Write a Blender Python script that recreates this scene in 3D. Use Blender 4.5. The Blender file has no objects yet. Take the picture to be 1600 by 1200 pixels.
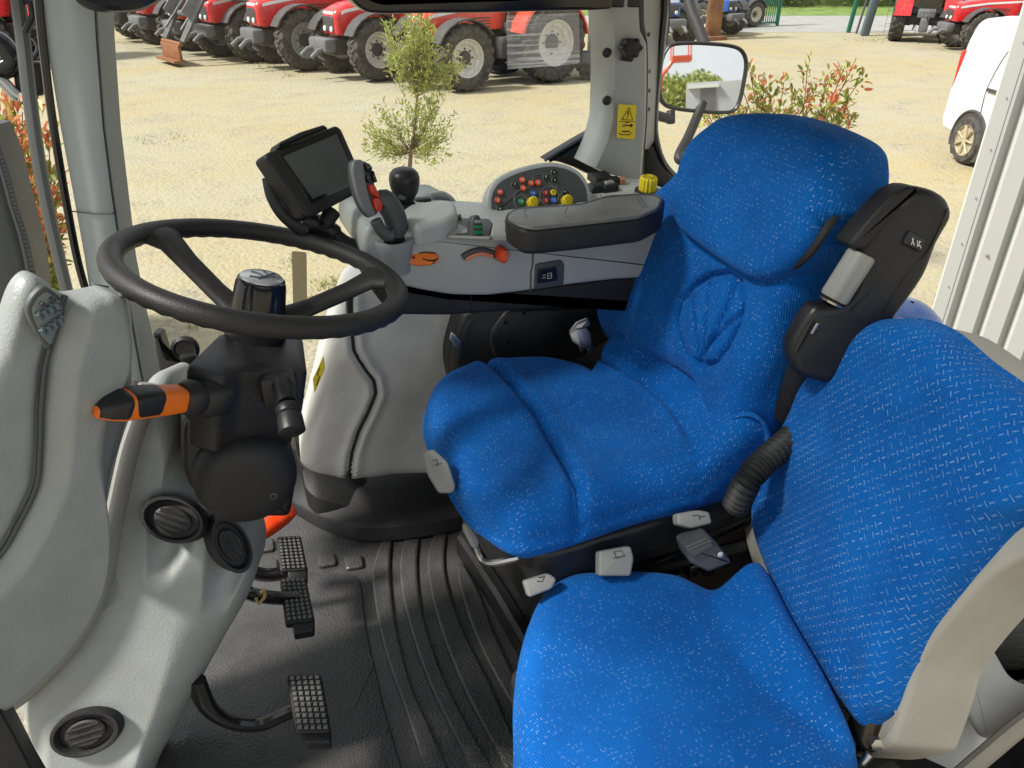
import bpy, bmesh, math, random
from mathutils import Vector as V, Matrix
random.seed(7)
R_ = math.radians
sc = bpy.context.scene
col = sc.collection
# ---------------------------------------------------------------- camera model
# world axes follow the tractor: x = rearwards, y = to the tractor's right, z = up
H, F = 2.65, 1200.0
PITCH, YAW = R_(30), R_(22)
cp, sp = math.cos(PITCH), math.sin(PITCH)
FWD = V((math.sin(YAW)*cp, math.cos(YAW)*cp, -sp))
RGT = V((math.cos(YAW), -math.sin(YAW), 0))
UPV = RGT.cross(FWD)
CAM = V((0, 0, H))
cam = bpy.data.cameras.new('camera'); co = bpy.data.objects.new('camera', cam); col.objects.link(co)
co.location = CAM
co.rotation_euler = (R_(60), 0, -YAW)
cam.sensor_width = 36; cam.lens = 27; cam.clip_start = 0.02; cam.clip_end = 900
sc.camera = co

def ray(u, v): return FWD + RGT*((u-800)/F) + UPV*((600-v)/F)
def Z(u, v, z): d = ray(u, v); return CAM + d*((z-H)/d.z)
def W(u, v, w): d = ray(u, v); return CAM + d*(w/d.y)
def S(u, v, s): d = ray(u, v); return CAM + d*(s/d.x)
def D(u, v, k): return CAM + ray(u, v)*k
class Fr:
    """a working plane: origin, in-plane axes x and y, normal z"""
    def __init__(s, o, x, n):
        s.o = V(o); s.z = V(n).normalized(); x = V(x); s.x = (x - s.z*x.dot(s.z)).normalized(); s.y = s.z.cross(s.x)
    def hit(s, u, v, off=0.0):
        d = ray(u, v); o = s.o + s.z*off
        k = (o-CAM).dot(s.z)/d.dot(s.z); p = CAM + d*k - s.o
        return (p.dot(s.x), p.dot(s.y))
    def hits(s, pts, off=0.0): return [s.hit(q[0], q[1], q[2] if len(q) > 2 else off) for q in pts]
    def w(s, a, b, c=0.0): return s.o + s.x*a + s.y*b + s.z*c
    def mat(s, a=0, b=0, c=0):
        o = s.w(a, b, c)
        return Matrix(((s.x.x, s.y.x, s.z.x, o.x), (s.x.y, s.y.y, s.z.y, o.y), (s.x.z, s.y.z, s.z.z, o.z), (0, 0, 0, 1)))
def fr3(p1, p2, p3):
    """plane through three points, normal turned to the camera"""
    n = (p2-p1).cross(p3-p1).normalized()
    if n.dot(CAM-p1) < 0: n = -n
    return Fr(p1, RGT, n)
def sm(x, a, b):
    t = min(1, max(0, (x-a)/(b-a))) if a != b else 0
    return t*t*(3-2*t)
def cr(pts, n=8, closed=True):
    """Catmull-Rom through the points"""
    P = [tuple(p) for p in pts]; m = len(P); out = []; dim = len(P[0])
    for i in range(m if closed else m-1):
        if closed: a, b, c, d = P[i-1], P[i], P[(i+1) % m], P[(i+2) % m]
        else: a, b, c, d = P[max(i-1, 0)], P[i], P[i+1], P[min(i+2, m-1)]
        for k in range(n):
            t = k/n
            out.append(tuple(.5*((2*b[j]) + (-a[j]+c[j])*t + (2*a[j]-5*b[j]+4*c[j]-d[j])*t*t + (-a[j]+3*b[j]-3*c[j]+d[j])*t**3) for j in range(dim)))
    if not closed: out.append(P[-1])
    return out
def rounded(pts, r, n=5):
    """polygon with its corners rounded by radius r (2D)"""
    out = []; m = len(pts)
    for i in range(m):
        p = V((pts[i][0], pts[i][1])); a = V(pts[i-1][:2])-p; b = V(pts[(i+1) % m][:2])-p
        rr = pts[i][2] if len(pts[i]) > 2 else r
        k = min(rr, a.length*.49, b.length*.49)
        A = p + a.normalized()*k; B = p + b.normalized()*k
        for j in range(n+1):
            t = j/n; q = A*(1-t)**2 + p*(2*t*(1-t)) + B*t*t; out.append((q.x, q.y))
    return out
def area(o): return sum(o[i-1][0]*o[i][1]-o[i][0]*o[i-1][1] for i in range(len(o)))/2
def inset(o, d):
    """closed counter-clockwise outline moved inwards by d"""
    m = len(o); out = []
    for i in range(m):
        a = V(o[i-1]); b = V(o[i]); c = V(o[(i+1) % m])
        e1 = (b-a); e2 = (c-b)
        if e1.length < 1e-9: e1 = e2
        if e2.length < 1e-9: e2 = e1
        n1 = V((-e1.y, e1.x)).normalized() if e1.length > 0 else V((0, 0)); n2 = V((-e2.y, e2.x)).normalized() if e2.length > 0 else n1
        n = n1+n2
        n = n.normalized() if n.length > 1e-6 else n1
        k = max(.5, n.dot(n1)) if n1.length else 1
        q = b + n*(d/k); out.append((q.x, q.y))
    return out
def pdist(p, poly):
    best = 9
    for i in range(len(poly)-1):
        ax, ay = poly[i]; bx, by = poly[i+1]; dx, dy = bx-ax, by-ay
        L = dx*dx+dy*dy or 1e-12
        t = max(0, min(1, ((p[0]-ax)*dx+(p[1]-ay)*dy)/L))
        q = math.hypot(p[0]-ax-t*dx, p[1]-ay-t*dy)
        if q < best: best = q
    return best
def side(p, poly):
    """signed distance: which side of an open polyline the point is on"""
    best = 9; sg = 1
    for i in range(len(poly)-1):
        ax, ay = poly[i]; bx, by = poly[i+1]; dx, dy = bx-ax, by-ay
        L = dx*dx+dy*dy or 1e-12
        t = max(0, min(1, ((p[0]-ax)*dx+(p[1]-ay)*dy)/L))
        q = math.hypot(p[0]-ax-t*dx, p[1]-ay-t*dy)
        if q < best: best = q; sg = 1 if dx*(p[1]-ay)-dy*(p[0]-ax) > 0 else -1
    return best*sg
# ---------------------------------------------------------------- mesh builder
LOC = {}
class MB:
    def __init__(s): s.v = []; s.f = []; s.uv = {}; s.mi = []
    def add(s, vs, fs, uv=None, mi=0):
        b = len(s.v); s.v += [tuple(q) for q in vs]
        for f in fs: s.f.append(tuple(b+i for i in f)); s.mi.append(mi)
        if uv:
            for i, q in enumerate(uv): s.uv[b+i] = q
        return s
    def bm(s, b, M=None, mi=0):
        b.verts.index_update()
        s.add([(M @ v.co) if M else v.co for v in b.verts], [[v.index for v in f.verts] for f in b.faces], mi=mi); b.free(); return s
    def box(s, c, size, rot=None, bev=0.0, seg=2, mi=0):
        b = bmesh.new(); bmesh.ops.create_cube(b, size=1)
        bmesh.ops.scale(b, vec=V(size), verts=b.verts)
        if bev: bmesh.ops.bevel(b, geom=b.edges[:], offset=bev, segments=seg, profile=.5, affect='EDGES')
        M = Matrix.Translation(V(c)) @ (rot.to_4x4() if rot else Matrix.Identity(4))
        return s.bm(b, M, mi)
    def tube(s, pts, r, n=12, caps=True, sq=None, mi=0):
        P = [V(p) for p in pts]; m = len(P)
        rr = r if isinstance(r, (list, tuple)) else [r]*m
        up = V((0, 0, 1)); vs = []; fs = []
        t0 = (P[1]-P[0]).normalized()
        x = t0.orthogonal().normalized() if abs(t0.z) > .95 else t0.cross(up).normalized()
        for i in range(m):
            t = (P[min(i+1, m-1)]-P[max(i-1, 0)]).normalized()
            x = (x - t*x.dot(t)).normalized(); y = t.cross(x)
            for k in range(n):
                a = 2*math.pi*k/n
                vs.append(P[i] + x*(math.cos(a)*rr[i]*(sq[0] if sq else 1)) + y*(math.sin(a)*rr[i]*(sq[1] if sq else 1)))
        for i in range(m-1):
            for k in range(n):
                fs.append((i*n+k, i*n+(k+1) % n, (i+1)*n+(k+1) % n, (i+1)*n+k))
        if caps: fs.append(tuple(range(n))[::-1]); fs.append(tuple((m-1)*n+k for k in range(n)))
        return s.add(vs, fs, mi=mi)
    def lathe(s, prof, M, n=32, mi=0, caps=True):
        vs = []; fs = []; m = len(prof)
        for r, h in prof:
            for k in range(n):
                a = 2*math.pi*k/n; vs.append(M @ V((math.cos(a)*r, math.sin(a)*r, h)))
        for i in range(m-1):
            for k in range(n): fs.append((i*n+k, i*n+(k+1) % n, (i+1)*n+(k+1) % n, (i+1)*n+k))
        if caps: fs.append(tuple(range(n))[::-1]); fs.append(tuple((m-1)*n+k for k in range(n)))
        return s.add(vs, fs, mi=mi)
    def rings(s, rs, cap0=True, cap1=True, closed=True, uv=None, mi=0):
        n = len(rs[0]); vs = [p for q in rs for p in q]; fs = []
        for i in range(len(rs)-1):
            for k in range(n if closed else n-1): fs.append((i*n+k, i*n+(k+1) % n, (i+1)*n+(k+1) % n, (i+1)*n+k))
        if cap0: fs.append(tuple(range(n))[::-1])
        if cap1: fs.append(tuple((len(rs)-1)*n+k for k in range(n)))
        return s.add(vs, fs, uv, mi)
    def prism(s, o, fr, z0, z1, bev=0.0, seg=3, mi=0, both=False):
        """outline (local 2D) extruded from z0 to z1 along the frame's normal; the z1 rim is rounded"""
        if area(o) < 0: o = o[::-1]
        rs = []
        if both and bev:
            for j in range(seg): a = (j/seg)*math.pi/2; rs.append((bev*(1-math.sin(a)), z0+bev*(1-math.cos(a))))
        else: rs.append((0, z0))
        if bev:
            if both: rs.append((0, z0+bev))
            for j in range(seg+1): a = (j/seg)*math.pi/2; rs.append((bev*(1-math.cos(a)), z1-bev+bev*math.sin(a)))
        else: rs.append((0, z1))
        R = []; U = []
        for d, z in rs:
            oo = inset(o, d) if d > 1e-6 else o
            R.append([fr.w(a, b, z) for a, b in oo]); U += list(oo)
        return s.rings(R, uv=U, mi=mi)
    def pillow(s, o, fr, top, rad, thick, K=40, back=0.0, fine=None, mi=0, prof=1.0, bulge=0.0):
        """upholstered / moulded shape: rounded rim of radius rad, face height top(a,b), sides down to -thick"""
        if area(o) < 0: o = o[::-1]
        n = len(o); ca = sum(p[0] for p in o)/n; cb = sum(p[1] for p in o)/n
        R = []; U = []
        # rim-first spacing
        rho = [1-(k/K)**1.35 for k in range(K)]
        side_n = 6
        per = [0.0]
        for i in range(1, n): per.append(per[-1]+math.hypot(o[i][0]-o[i-1][0], o[i][1]-o[i-1][1]))
        def face(p, q, rh):
            d = (1-rh)*math.hypot(q[0]-ca, q[1]-cb)
            t = min(1, d/rad)
            return top(p[0], p[1]) - rad*(1-math.sqrt(max(0, 1-(1-t)**2)))*prof
        if back: R.append([fr.w(ca+(q[0]-ca)*.9, cb+(q[1]-cb)*.9, -thick-back) for q in o]); U += [(q[0], q[1]) for q in o]
        for j in range(side_n):
            t = j/side_n; ring = []
            for i, q in enumerate(o):
                ze = top(q[0], q[1])-rad*prof; z = -thick+(ze+thick)*t
                k = 1+bulge*math.sin(math.pi*t); L = math.hypot(q[0]-ca, q[1]-cb) or 1
                ring.append(fr.w(ca+(q[0]-ca)*(1+(k-1)*.1/L), cb+(q[1]-cb)*(1+(k-1)*.1/L), z))
                xx = ze-z+rad*.571*prof; U.append((q[0]+(q[0]-ca)/L*xx, q[1]+(q[1]-cb)/L*xx))
            R.append(ring)
        for rh in rho:
            ring = []
            for q in o:
                p = (ca+(q[0]-ca)*rh, cb+(q[1]-cb)*rh)
                ring.append(fr.w(p[0], p[1], face(p, q, rh)))
                L = math.hypot(q[0]-ca, q[1]-cb) or 1; k1 = 1-min(1, (1-rh)*L/rad); ex = rad*prof*(math.asin(min(1, k1))-k1)
                U.append((p[0]+(q[0]-ca)/L*ex, p[1]+(q[1]-cb)/L*ex))
            R.append(ring)
        base = len(s.v)
        s.rings(R, cap0=True, cap1=False, uv=U, mi=mi)
        c = fr.w(ca, cb, top(ca, cb)); k0 = len(s.v); s.v.append(tuple(c)); s.uv[k0] = (ca, cb)
        last = base+(len(R)-1)*n
        for k in range(n): s.f.append((last+k, last+(k+1) % n, k0)); s.mi.append(mi)
        return s
    def text(s, body, size, M, ext=0.0004, mi=0, align='CENTER'):
        cu = bpy.data.curves.new('t', 'FONT'); cu.body = body; cu.size = size; cu.extrude = ext; cu.align_x = align; cu.align_y = 'CENTER'; cu.resolution_u = 3
        o = bpy.data.objects.new('t', cu); col.objects.link(o)
        dg = bpy.context.evaluated_depsgraph_get(); me = bpy.data.meshes.new_from_object(o.evaluated_get(dg))
        s.add([M @ v.co for v in me.vertices], [tuple(p.vertices) for p in me.polygons], mi=mi)
        bpy.data.objects.remove(o); bpy.data.curves.remove(cu); bpy.data.meshes.remove(me); return s
    def build(s, name, mats, parent=None, ang=38, weld=True, normals=True):
        o0 = LOC.get(parent.name, V((0, 0, 0))) if parent else LOC.get(None, V((0, 0, 0)))
        me = bpy.data.meshes.new(name)
        me.from_pydata([tuple(V(q)-o0) for q in s.v], [], s.f)
        if not isinstance(mats, (list, tuple)): mats = [mats]
        for m in mats: me.materials.append(m)
        for p, i in zip(me.polygons, s.mi): p.material_index = i
        if s.uv:
            ul = me.uv_layers.new(name='UVMap')
            for l in me.loops: ul.data[l.index].uv = s.uv.get(l.vertex_index, (0, 0))
        if normals:
            b = bmesh.new(); b.from_mesh(me)
            if weld: bmesh.ops.remove_doubles(b, verts=b.verts, dist=1e-5)
            bmesh.ops.recalc_face_normals(b, faces=b.faces); b.to_mesh(me); b.free()
        me.polygons.foreach_set('use_smooth', [True]*len(me.polygons))
        if ang < 180: me.set_sharp_from_angle(angle=R_(ang))
        o = bpy.data.objects.new(name, me); col.objects.link(o)
        if parent: o.parent = parent; LOC[o.name] = o0
        return o
def thing(name, label, cat, loc, group=None, kind=None):
    o = bpy.data.objects.new(name, None); col.objects.link(o); o.location = V(loc); o.empty_display_size = .1
    tag(o, label, cat, group, kind); LOC[o.name] = V(loc); return o
def tag(o, label=None, cat=None, group=None, kind=None):
    for k, x in (('label', label), ('category', cat), ('group', group), ('kind', kind)):
        if x: o[k] = x
    return o
def copy_tree(o, parent=None):
    c = o.copy(); col.objects.link(c)
    if parent: c.parent = parent
    for ch in list(o.children): copy_tree(ch, c)
    return c
# ---------------------------------------------------------------- materials
def nodes(name):
    m = bpy.data.materials.new(name); m.use_nodes = True; nt = m.node_tree
    return m, nt, nt.nodes['Principled BSDF']
class NB:
    def __init__(s, nt): s.nt = nt
    def n(s, t, **k):
        x = s.nt.nodes.new(t)
        for a, b in k.items():
            if a.startswith('i_'): x.inputs[a[2:].replace('_', ' ')].default_value = b
            else: setattr(x, a, b)
        return x
    def l(s, a, b): s.nt.links.new(a, b)
    def math(s, op, a, b=None, c=None):
        x = s.nt.nodes.new('ShaderNodeMath'); x.operation = op
        for i, q in enumerate((a, b, c)):
            if q is None: continue
            if isinstance(q, (int, float)): x.inputs[i].default_value = q
            else: s.l(q, x.inputs[i])
        return x.outputs[0]
    def mix(s, f, a, b):
        x = s.nt.nodes.new('ShaderNodeMix'); x.data_type = 'RGBA'
        for i, q in ((0, f), (6, a), (7, b)):
            if isinstance(q, (int, float)): x.inputs[i].default_value = q
            elif isinstance(q, tuple): x.inputs[i].default_value = (*q, 1) if len(q) == 3 else q
            else: s.l(q, x.inputs[i])
        return x.outputs[2]
    def ramp(s, f, a, b):
        x = s.n('ShaderNodeMapRange'); x.inputs[1].default_value = a; x.inputs[2].default_value = b; s.l(f, x.inputs[0]); return x.outputs[0]
def plastic(name, c, rough=.5, grain=0.0, gscale=500, var=.06, vscale=9, metal=0, spec=.5, dust=None, coat=0, bumpd=.001):
    """moulded plastic / painted metal with slight wear, dust film and moulded grain"""
    m, nt, p = nodes(name); B = NB(nt)
    tc = B.n('ShaderNodeTexCoord'); no = B.n('ShaderNodeTexNoise'); no.inputs['Scale'].default_value = vscale; no.inputs['Detail'].default_value = 6; no.inputs['Roughness'].default_value = .65
    B.l(tc.outputs['Object'], no.inputs['Vector'])
    f = B.ramp(no.outputs[0], .3, .7)
    c2 = tuple(x*(1-var*2) for x in c); c3 = tuple(min(1, x*(1+var)) for x in c)
    cc = B.mix(f, c2, c3)
    if dust:
        n2 = B.n('ShaderNodeTexNoise'); n2.inputs['Scale'].default_value = vscale*2.3; n2.inputs['Detail'].default_value = 9; n2.inputs['Roughness'].default_value = .75; B.l(tc.outputs['Object'], n2.inputs['Vector'])
        cc = B.mix(B.math('MULTIPLY', B.ramp(n2.outputs[0], .45, .75), dust[3]), cc, tuple(dust[:3]))
    B.l(cc, p.inputs['Base Color'])
    rr = B.math('MULTIPLY_ADD', f, .14, rough-.07); B.l(rr, p.inputs['Roughness'])
    p.inputs['Metallic'].default_value = metal; p.inputs['Specular IOR Level'].default_value = spec
    if coat: p.inputs['Coat Weight'].default_value = coat; p.inputs['Coat Roughness'].default_value = .08
    if grain:
        vo = B.n('ShaderNodeTexVoronoi'); vo.inputs['Scale'].default_value = gscale; B.l(tc.outputs['Object'], vo.inputs['Vector'])
        n3 = B.n('ShaderNodeTexNoise'); n3.inputs['Scale'].default_value = gscale*.6; n3.inputs['Detail'].default_value = 3; B.l(tc.outputs['Object'], n3.inputs['Vector'])
        bp = B.n('ShaderNodeBump'); bp.inputs['Strength'].default_value = grain; bp.inputs['Distance'].default_value = bumpd
        B.l(B.math('ADD', vo.outputs['Distance'], n3.outputs[0]), bp.inputs['Height']); B.l(bp.outputs[0], p.inputs['Normal'])
    return m
def fabric(name, regular):
    """blue cord upholstery: woven cross-dash pattern, rib bump, soft sheen"""
    m, nt, p = nodes(name); B = NB(nt)
    uv = B.n('ShaderNodeUVMap'); uv.uv_map = 'UVMap'
    tc = B.n('ShaderNodeTexCoord')
    wn = B.n('ShaderNodeTexNoise'); wn.inputs['Scale'].default_value = 22; wn.inputs['Detail'].default_value = 2; B.l(uv.outputs[0], wn.inputs['Vector'])
    dv = B.n('ShaderNodeVectorMath', operation='MULTIPLY_ADD'); B.l(wn.outputs['Color'], dv.inputs[0]); dv.inputs[1].default_value = (.0022, .0022, 0); B.l(uv.outputs[0], dv.inputs[2])
    sx = B.n('ShaderNodeSeparateXYZ'); B.l(dv.outputs[0], sx.inputs[0])
    def dashes(px, py, lx, ly, swap, seed, prob, skew=.5, sh=0.0):
        X, Y = (sx.outputs[0], sx.outputs[1])
        row = B.math('FLOOR', B.math('DIVIDE', Y, py))
        off = B.math('MULTIPLY', B.math('FRACT', B.math('MULTIPLY_ADD', row, skew, sh)), 1.0)
        xs = B.math('ADD', B.math('DIVIDE', X, px), off)
        cx = B.math('FLOOR', xs); fx = B.math('FRACT', xs); fy = B.math('FRACT', B.math('DIVIDE', Y, py))
        cv = B.n('ShaderNodeCombineXYZ'); B.l(cx, cv.inputs[0]); B.l(row, cv.inputs[1]); cv.inputs[2].default_value = seed
        wnz = B.n('ShaderNodeTexWhiteNoise', noise_dimensions='3D'); B.l(cv.outputs[0], wnz.inputs['Vector'])
        jx = B.math('MULTIPLY_ADD', wnz.outputs['Value'], 0.0 if regular else .4, .5 if regular else .3)
        a = B.math('LESS_THAN', B.math('ABSOLUTE', B.math('SUBTRACT', fx, jx)), lx/px/2)
        b = B.math('LESS_THAN', B.math('ABSOLUTE', B.math('SUBTRACT', fy, .5)), ly/py/2)
        sc_ = B.n('ShaderNodeSeparateColor'); B.l(wnz.outputs['Color'], sc_.inputs[0])
        k = B.math('LESS_THAN', sc_.outputs[1], prob)
        tone = B.math('MULTIPLY_ADD', sc_.outputs[2], .6, .4)
        return B.math('MULTIPLY', B.math('MULTIPLY', B.math('MULTIPLY', a, b), k), tone)
    if regular:
        d1 = dashes(.0142, .0115, .0060, .0017, False, 1.0, .88)
        d2 = dashes(.0142, .0115, .0012, .0078, True, 4.0, .72, .5, .5)
    else:
        d1 = dashes(.0098, .0066, .0036, .0013, False, 1.0, .33, .37)
        d2 = dashes(.0078, .0090, .0012, .0034, True, 4.0, .33, .61)
    d = B.math('MAXIMUM', d1, d2)
    fz = B.n('ShaderNodeTexNoise'); fz.inputs['Scale'].default_value = 900; fz.inputs['Detail'].default_value = 2; B.l(uv.outputs[0], fz.inputs['Vector'])
    d = B.math('MULTIPLY', d, B.ramp(fz.outputs[0], .25, .55))
    wr = B.n('ShaderNodeTexNoise'); wr.inputs['Scale'].default_value = 13; wr.inputs['Detail'].default_value = 4; B.l(uv.outputs[0], wr.inputs['Vector'])
    d = B.math('MULTIPLY', d, B.math('MULTIPLY_ADD', B.ramp(wr.outputs[0], .34, .62), .75, .25))
    big = B.n('ShaderNodeTexNoise'); big.inputs['Scale'].default_value = 6; big.inputs['Detail'].default_value = 6; big.inputs['Roughness'].default_value = .6; B.l(uv.outputs[0], big.inputs['Vector'])
    rib = B.math('SINE', B.math('MULTIPLY', B.math('ADD', sx.outputs[0], B.math('MULTIPLY', sx.outputs[1], .25)), 2*math.pi/.0034))
    fibre = B.n('ShaderNodeTexNoise'); fibre.inputs['Scale'].default_value = 420; fibre.inputs['Detail'].default_value = 4; B.l(uv.outputs[0], fibre.inputs['Vector'])
    base = B.mix(B.ramp(big.outputs[0], .3, .7), (.0012, .066, .285), (.0035, .134, .485))
    base = B.mix(B.math('MULTIPLY', B.ramp(rib, -1, 1), .35), base, (.001, .055, .28))
    base = B.mix(B.math('MULTIPLY', B.ramp(fibre.outputs[0], .45, .75), .35), base, (.010, .20, .60))
    B.l(B.mix(B.math('MULTIPLY', d, .54), base, (.42, .60, .80)), p.inputs['Base Color'])
    p.inputs['Roughness'].default_value = .9; p.inputs['Specular IOR Level'].default_value = .15
    p.inputs['Sheen Weight'].default_value = .14; p.inputs['Sheen Roughness'].default_value = .4; p.inputs['Sheen Tint'].default_value = (.25, .55, 1, 1)
    bp = B.n('ShaderNodeBump'); bp.inputs['Strength'].default_value = .55; bp.inputs['Distance'].default_value = .0012
    B.l(B.math('ADD', B.math('MULTIPLY', rib, .5), B.math('MULTIPLY', fibre.outputs[0], 2.2)), bp.inputs['Height']); B.l(bp.outputs[0], p.inputs['Normal'])
    return m
def flat(name, c, rough=.5, metal=0, emit=0): return plastic(name, c, rough, var=.04, metal=metal)
def glassy(name, tint=(1, 1, 1), refl=.06, rough=0.0):
    m, nt, p = nodes(name); B = NB(nt); nt.nodes.remove(p)
    tr = B.n('ShaderNodeBsdfTransparent'); tr.inputs[0].default_value = (*tint, 1)
    gl = B.n('ShaderNodeBsdfGlossy'); gl.inputs['Roughness'].default_value = rough
    lw = B.n('ShaderNodeLayerWeight'); lw.inputs[0].default_value = .12
    mx = B.n('ShaderNodeMixShader'); B.l(B.math('MULTIPLY_ADD', lw.outputs['Fresnel'], .5, refl*.3), mx.inputs[0]); B.l(tr.outputs[0], mx.inputs[1]); B.l(gl.outputs[0], mx.inputs[2])
    B.l(mx.outputs[0], nt.nodes['Material Output'].inputs[0]); return m
def leafmat(name, stops, trans=.35, rough=.45):
    m, nt, p = nodes(name); B = NB(nt)
    g = B.n('ShaderNodeNewGeometry'); cr_ = B.n('ShaderNodeValToRGB'); el = cr_.color_ramp.elements
    for i, (pos, c) in enumerate(stops):
        e = el[i] if i < 2 else el.new(pos)
        e.position = pos; e.color = (*c, 1)
    B.l(g.outputs['Random Per Island'], cr_.inputs[0]); B.l(cr_.outputs[0], p.inputs['Base Color'])
    p.inputs['Roughness'].default_value = rough
    tl = B.n('ShaderNodeBsdfTranslucent'); B.l(cr_.outputs[0], tl.inputs[0]); mx = B.n('ShaderNodeMixShader'); mx.inputs[0].default_value = trans
    B.l(p.outputs[0], mx.inputs[1]); B.l(tl.outputs[0], mx.inputs[2]); B.l(mx.outputs[0], nt.nodes['Material Output'].inputs[0]); return m
M = {}
M['grey'] = plastic('grey_moulding', (.37, .39, .378), .5, grain=.12, gscale=420, var=.05)
M['dash'] = plastic('dash_grey', (.30, .322, .312), .48, grain=.30, gscale=330, var=.07, dust=(.27, .26, .22, .35))
M['pillar'] = plastic('pillar_grey', (.37, .41, .41), .55, grain=.08, gscale=400, var=.03)
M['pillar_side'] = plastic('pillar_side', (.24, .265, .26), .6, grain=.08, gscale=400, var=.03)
M['panel'] = plastic('panel_grey', (.62, .63, .61), .38, grain=.05, var=.08, dust=(.36, .35, .32, .25))  # raised above the dash grey so the side panel's colour carries its light
M['lightgrey'] = plastic('light_grey', (.25, .25, .232), .5, grain=.05, var=.05)
M['cream'] = plastic('cream_shell', (.33, .31, .268), .5, grain=.06, var=.06, dust=(.28, .24, .18, .25))
M['black'] = plastic('black_plastic', (.012, .012, .013), .42, grain=.12, gscale=380, var=.12, spec=.4, dust=(.05, .048, .045, .22))
M['blacksoft'] = plastic('black_soft', (.015, .0145, .014), .55, grain=.3, gscale=500, var=.1, spec=.4, dust=(.06, .055, .05, .2))
M['gloss'] = plastic('black_gloss', (.010, .010, .011), .16, var=.1)
M['rubber'] = plastic('rubber', (.011, .011, .012), .6, grain=.3, gscale=300, var=.15)
M['mat'] = plastic('floor_rubber', (.052, .052, .052), .40, grain=.55, gscale=230, var=.18, vscale=6, dust=(.10, .095, .085, .45), bumpd=.0016)
M['darkgrey'] = plastic('dark_grey', (.06, .064, .068), .5, grain=.08, var=.06)
M['slate'] = plastic('slate', (.062, .068, .068), .5, var=.05)
M['screen'] = plastic('screen', (.085, .094, .096), .16, var=.03)
M['orange'] = plastic('orange', (.80, .17, .008), .4, var=.05)
M['redor'] = plastic('red_orange', (.75, .075, .012), .4, var=.06)
M['yellow'] = plastic('yellow', (.78, .60, .015), .5, var=.05)
M['steel'] = plastic('steel', (.55, .54, .50), .32, metal=1, var=.1)
M['darksteel'] = plastic('dark_steel', (.07, .06, .05), .3, metal=.8, var=.15)
M['silver'] = plastic('silver', (.62, .63, .64), .3, metal=.7, var=.06)
M['white'] = plastic('white', (.75, .75, .73), .5, var=.03)
M['blueicon'] = plastic('blue_icon', (.02, .12, .55), .5, var=.03)
M['redicon'] = plastic('red_icon', (.33, .015, .02), .5, var=.03)
M['greenicon'] = plastic('green_icon', (.01, .28, .10), .5, var=.03)
M['paleblue'] = plastic('pale_blue', (.11, .15, .17), .3, var=.05)
M['fab'] = fabric('seat_fabric', False)
M['fabreg'] = fabric('seat_fabric_woven', True)
M['glass'] = glassy('cab_glass', (.97, .985, .975))
M['tinted'] = glassy('tinted_glass', (.30, .32, .32))
M['glass2'] = glassy('tractor_glass', (.35, .42, .42), .3)
# ================================================================ CAB
FZ = 1.37
cab = thing('tractor_cab', 'grey and black tractor cab interior with right window pillars and ribbed black floor', 'tractor cab', (.35, 1.1, FZ))
# ---- floor mat with raised curved ribs
b = MB()
nx, ny = 60, 60
b.box((.5, 1.0, FZ-.02), (1.9, 1.7, .04), bev=.004)
def zq(x, y): return (240+x*.3834, 740+y*.3834)
ribs = [([(935,262),(893,390),(893,470),(915,620),(960,790),(1020,960),(1100,1200)], [(975,262),(965,400),(985,600),(1050,860),(1110,1000),(1200,1200)]),
 ([(1025,258),(1003,380),(1015,520),(1060,690),(1120,860),(1200,1030),(1290,1200)], [(1088,255),(1075,380),(1095,560),(1170,800),(1270,1010),(1380,1200)]),
 ([(1150,235),(1115,350),(1130,500),(1180,680),(1260,880),(1340,1040),(1430,1200)], [(1200,232),(1185,350),(1205,480),(1280,680),(1380,880),(1520,1200)]),
 ([(1232,365),(1245,470),(1290,620),(1350,760),(1450,940),(1600,1190)], [(1255,362),(1330,500),(1400,680),(1500,880),(1700,1190)]),
 ([(1330,330),(1400,480),(1470,640),(1600,830)], [(1365,360),(1440,500),(1520,640),(1640,800)])]
gf = Fr((0, 0, FZ), (1, 0, 0), (0, 0, 1))
for L, Rr in ribs:
    def resample(P, m=40):
        P = [V(gf.hit(*zq(*q))) for q in cr(P, 8, False)]; ds_ = [0]
        for i in range(1, len(P)): ds_.append(ds_[-1]+(P[i]-P[i-1]).length)
        out = []
        for k in range(m):
            t = ds_[-1]*k/(m-1); i = max(j for j in range(len(ds_)) if ds_[j] <= t+1e-9); i = min(i, len(P)-2)
            out.append(P[i].lerp(P[i+1], min(1, (t-ds_[i])/max(1e-9, ds_[i+1]-ds_[i]))))
        return out
    A_, B_ = resample(L), resample(Rr); rs = []
    for i, (p, q) in enumerate(zip(A_, B_)):
        e = sm(i, 0, 2)*sm(39-i, 0, 2); n_ = (q-p).normalized(); hh = .001+.010*e; bb = min(.006, (q-p).length*.3)
        rs.append([gf.w(p.x, p.y, .0005), gf.w(p.x+n_.x*bb*.3, p.y+n_.y*bb*.3, hh*.8), gf.w(p.x+n_.x*bb, p.y+n_.y*bb, hh), gf.w(q.x-n_.x*bb, q.y-n_.y*bb, hh), gf.w(q.x-n_.x*bb*.3, q.y-n_.y*bb*.3, hh*.8), gf.w(q.x, q.y, .0005)])
    b.rings(rs)
# flat patch with rounded corner on the left
o = [gf.hit(*zq(*q)) for q in [(60,1290),(180,900),(330,560),(460,440),(600,405),(800,410),(838,430),(850,470),(862,600),(888,740),(905,800),(940,960),(1010,1200),(1050,1290)]]
b.prism(rounded(o, .012, 3), gf, .0005, .006, .004)
b.tube([gf.w(*gf.hit(*zq(*q)), .006) for q in [(893,765),(890,800),(850,890),(820,960)]], .0022, 6)
floor = b.build('floor_mat', M['mat'], cab, 24)
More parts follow.
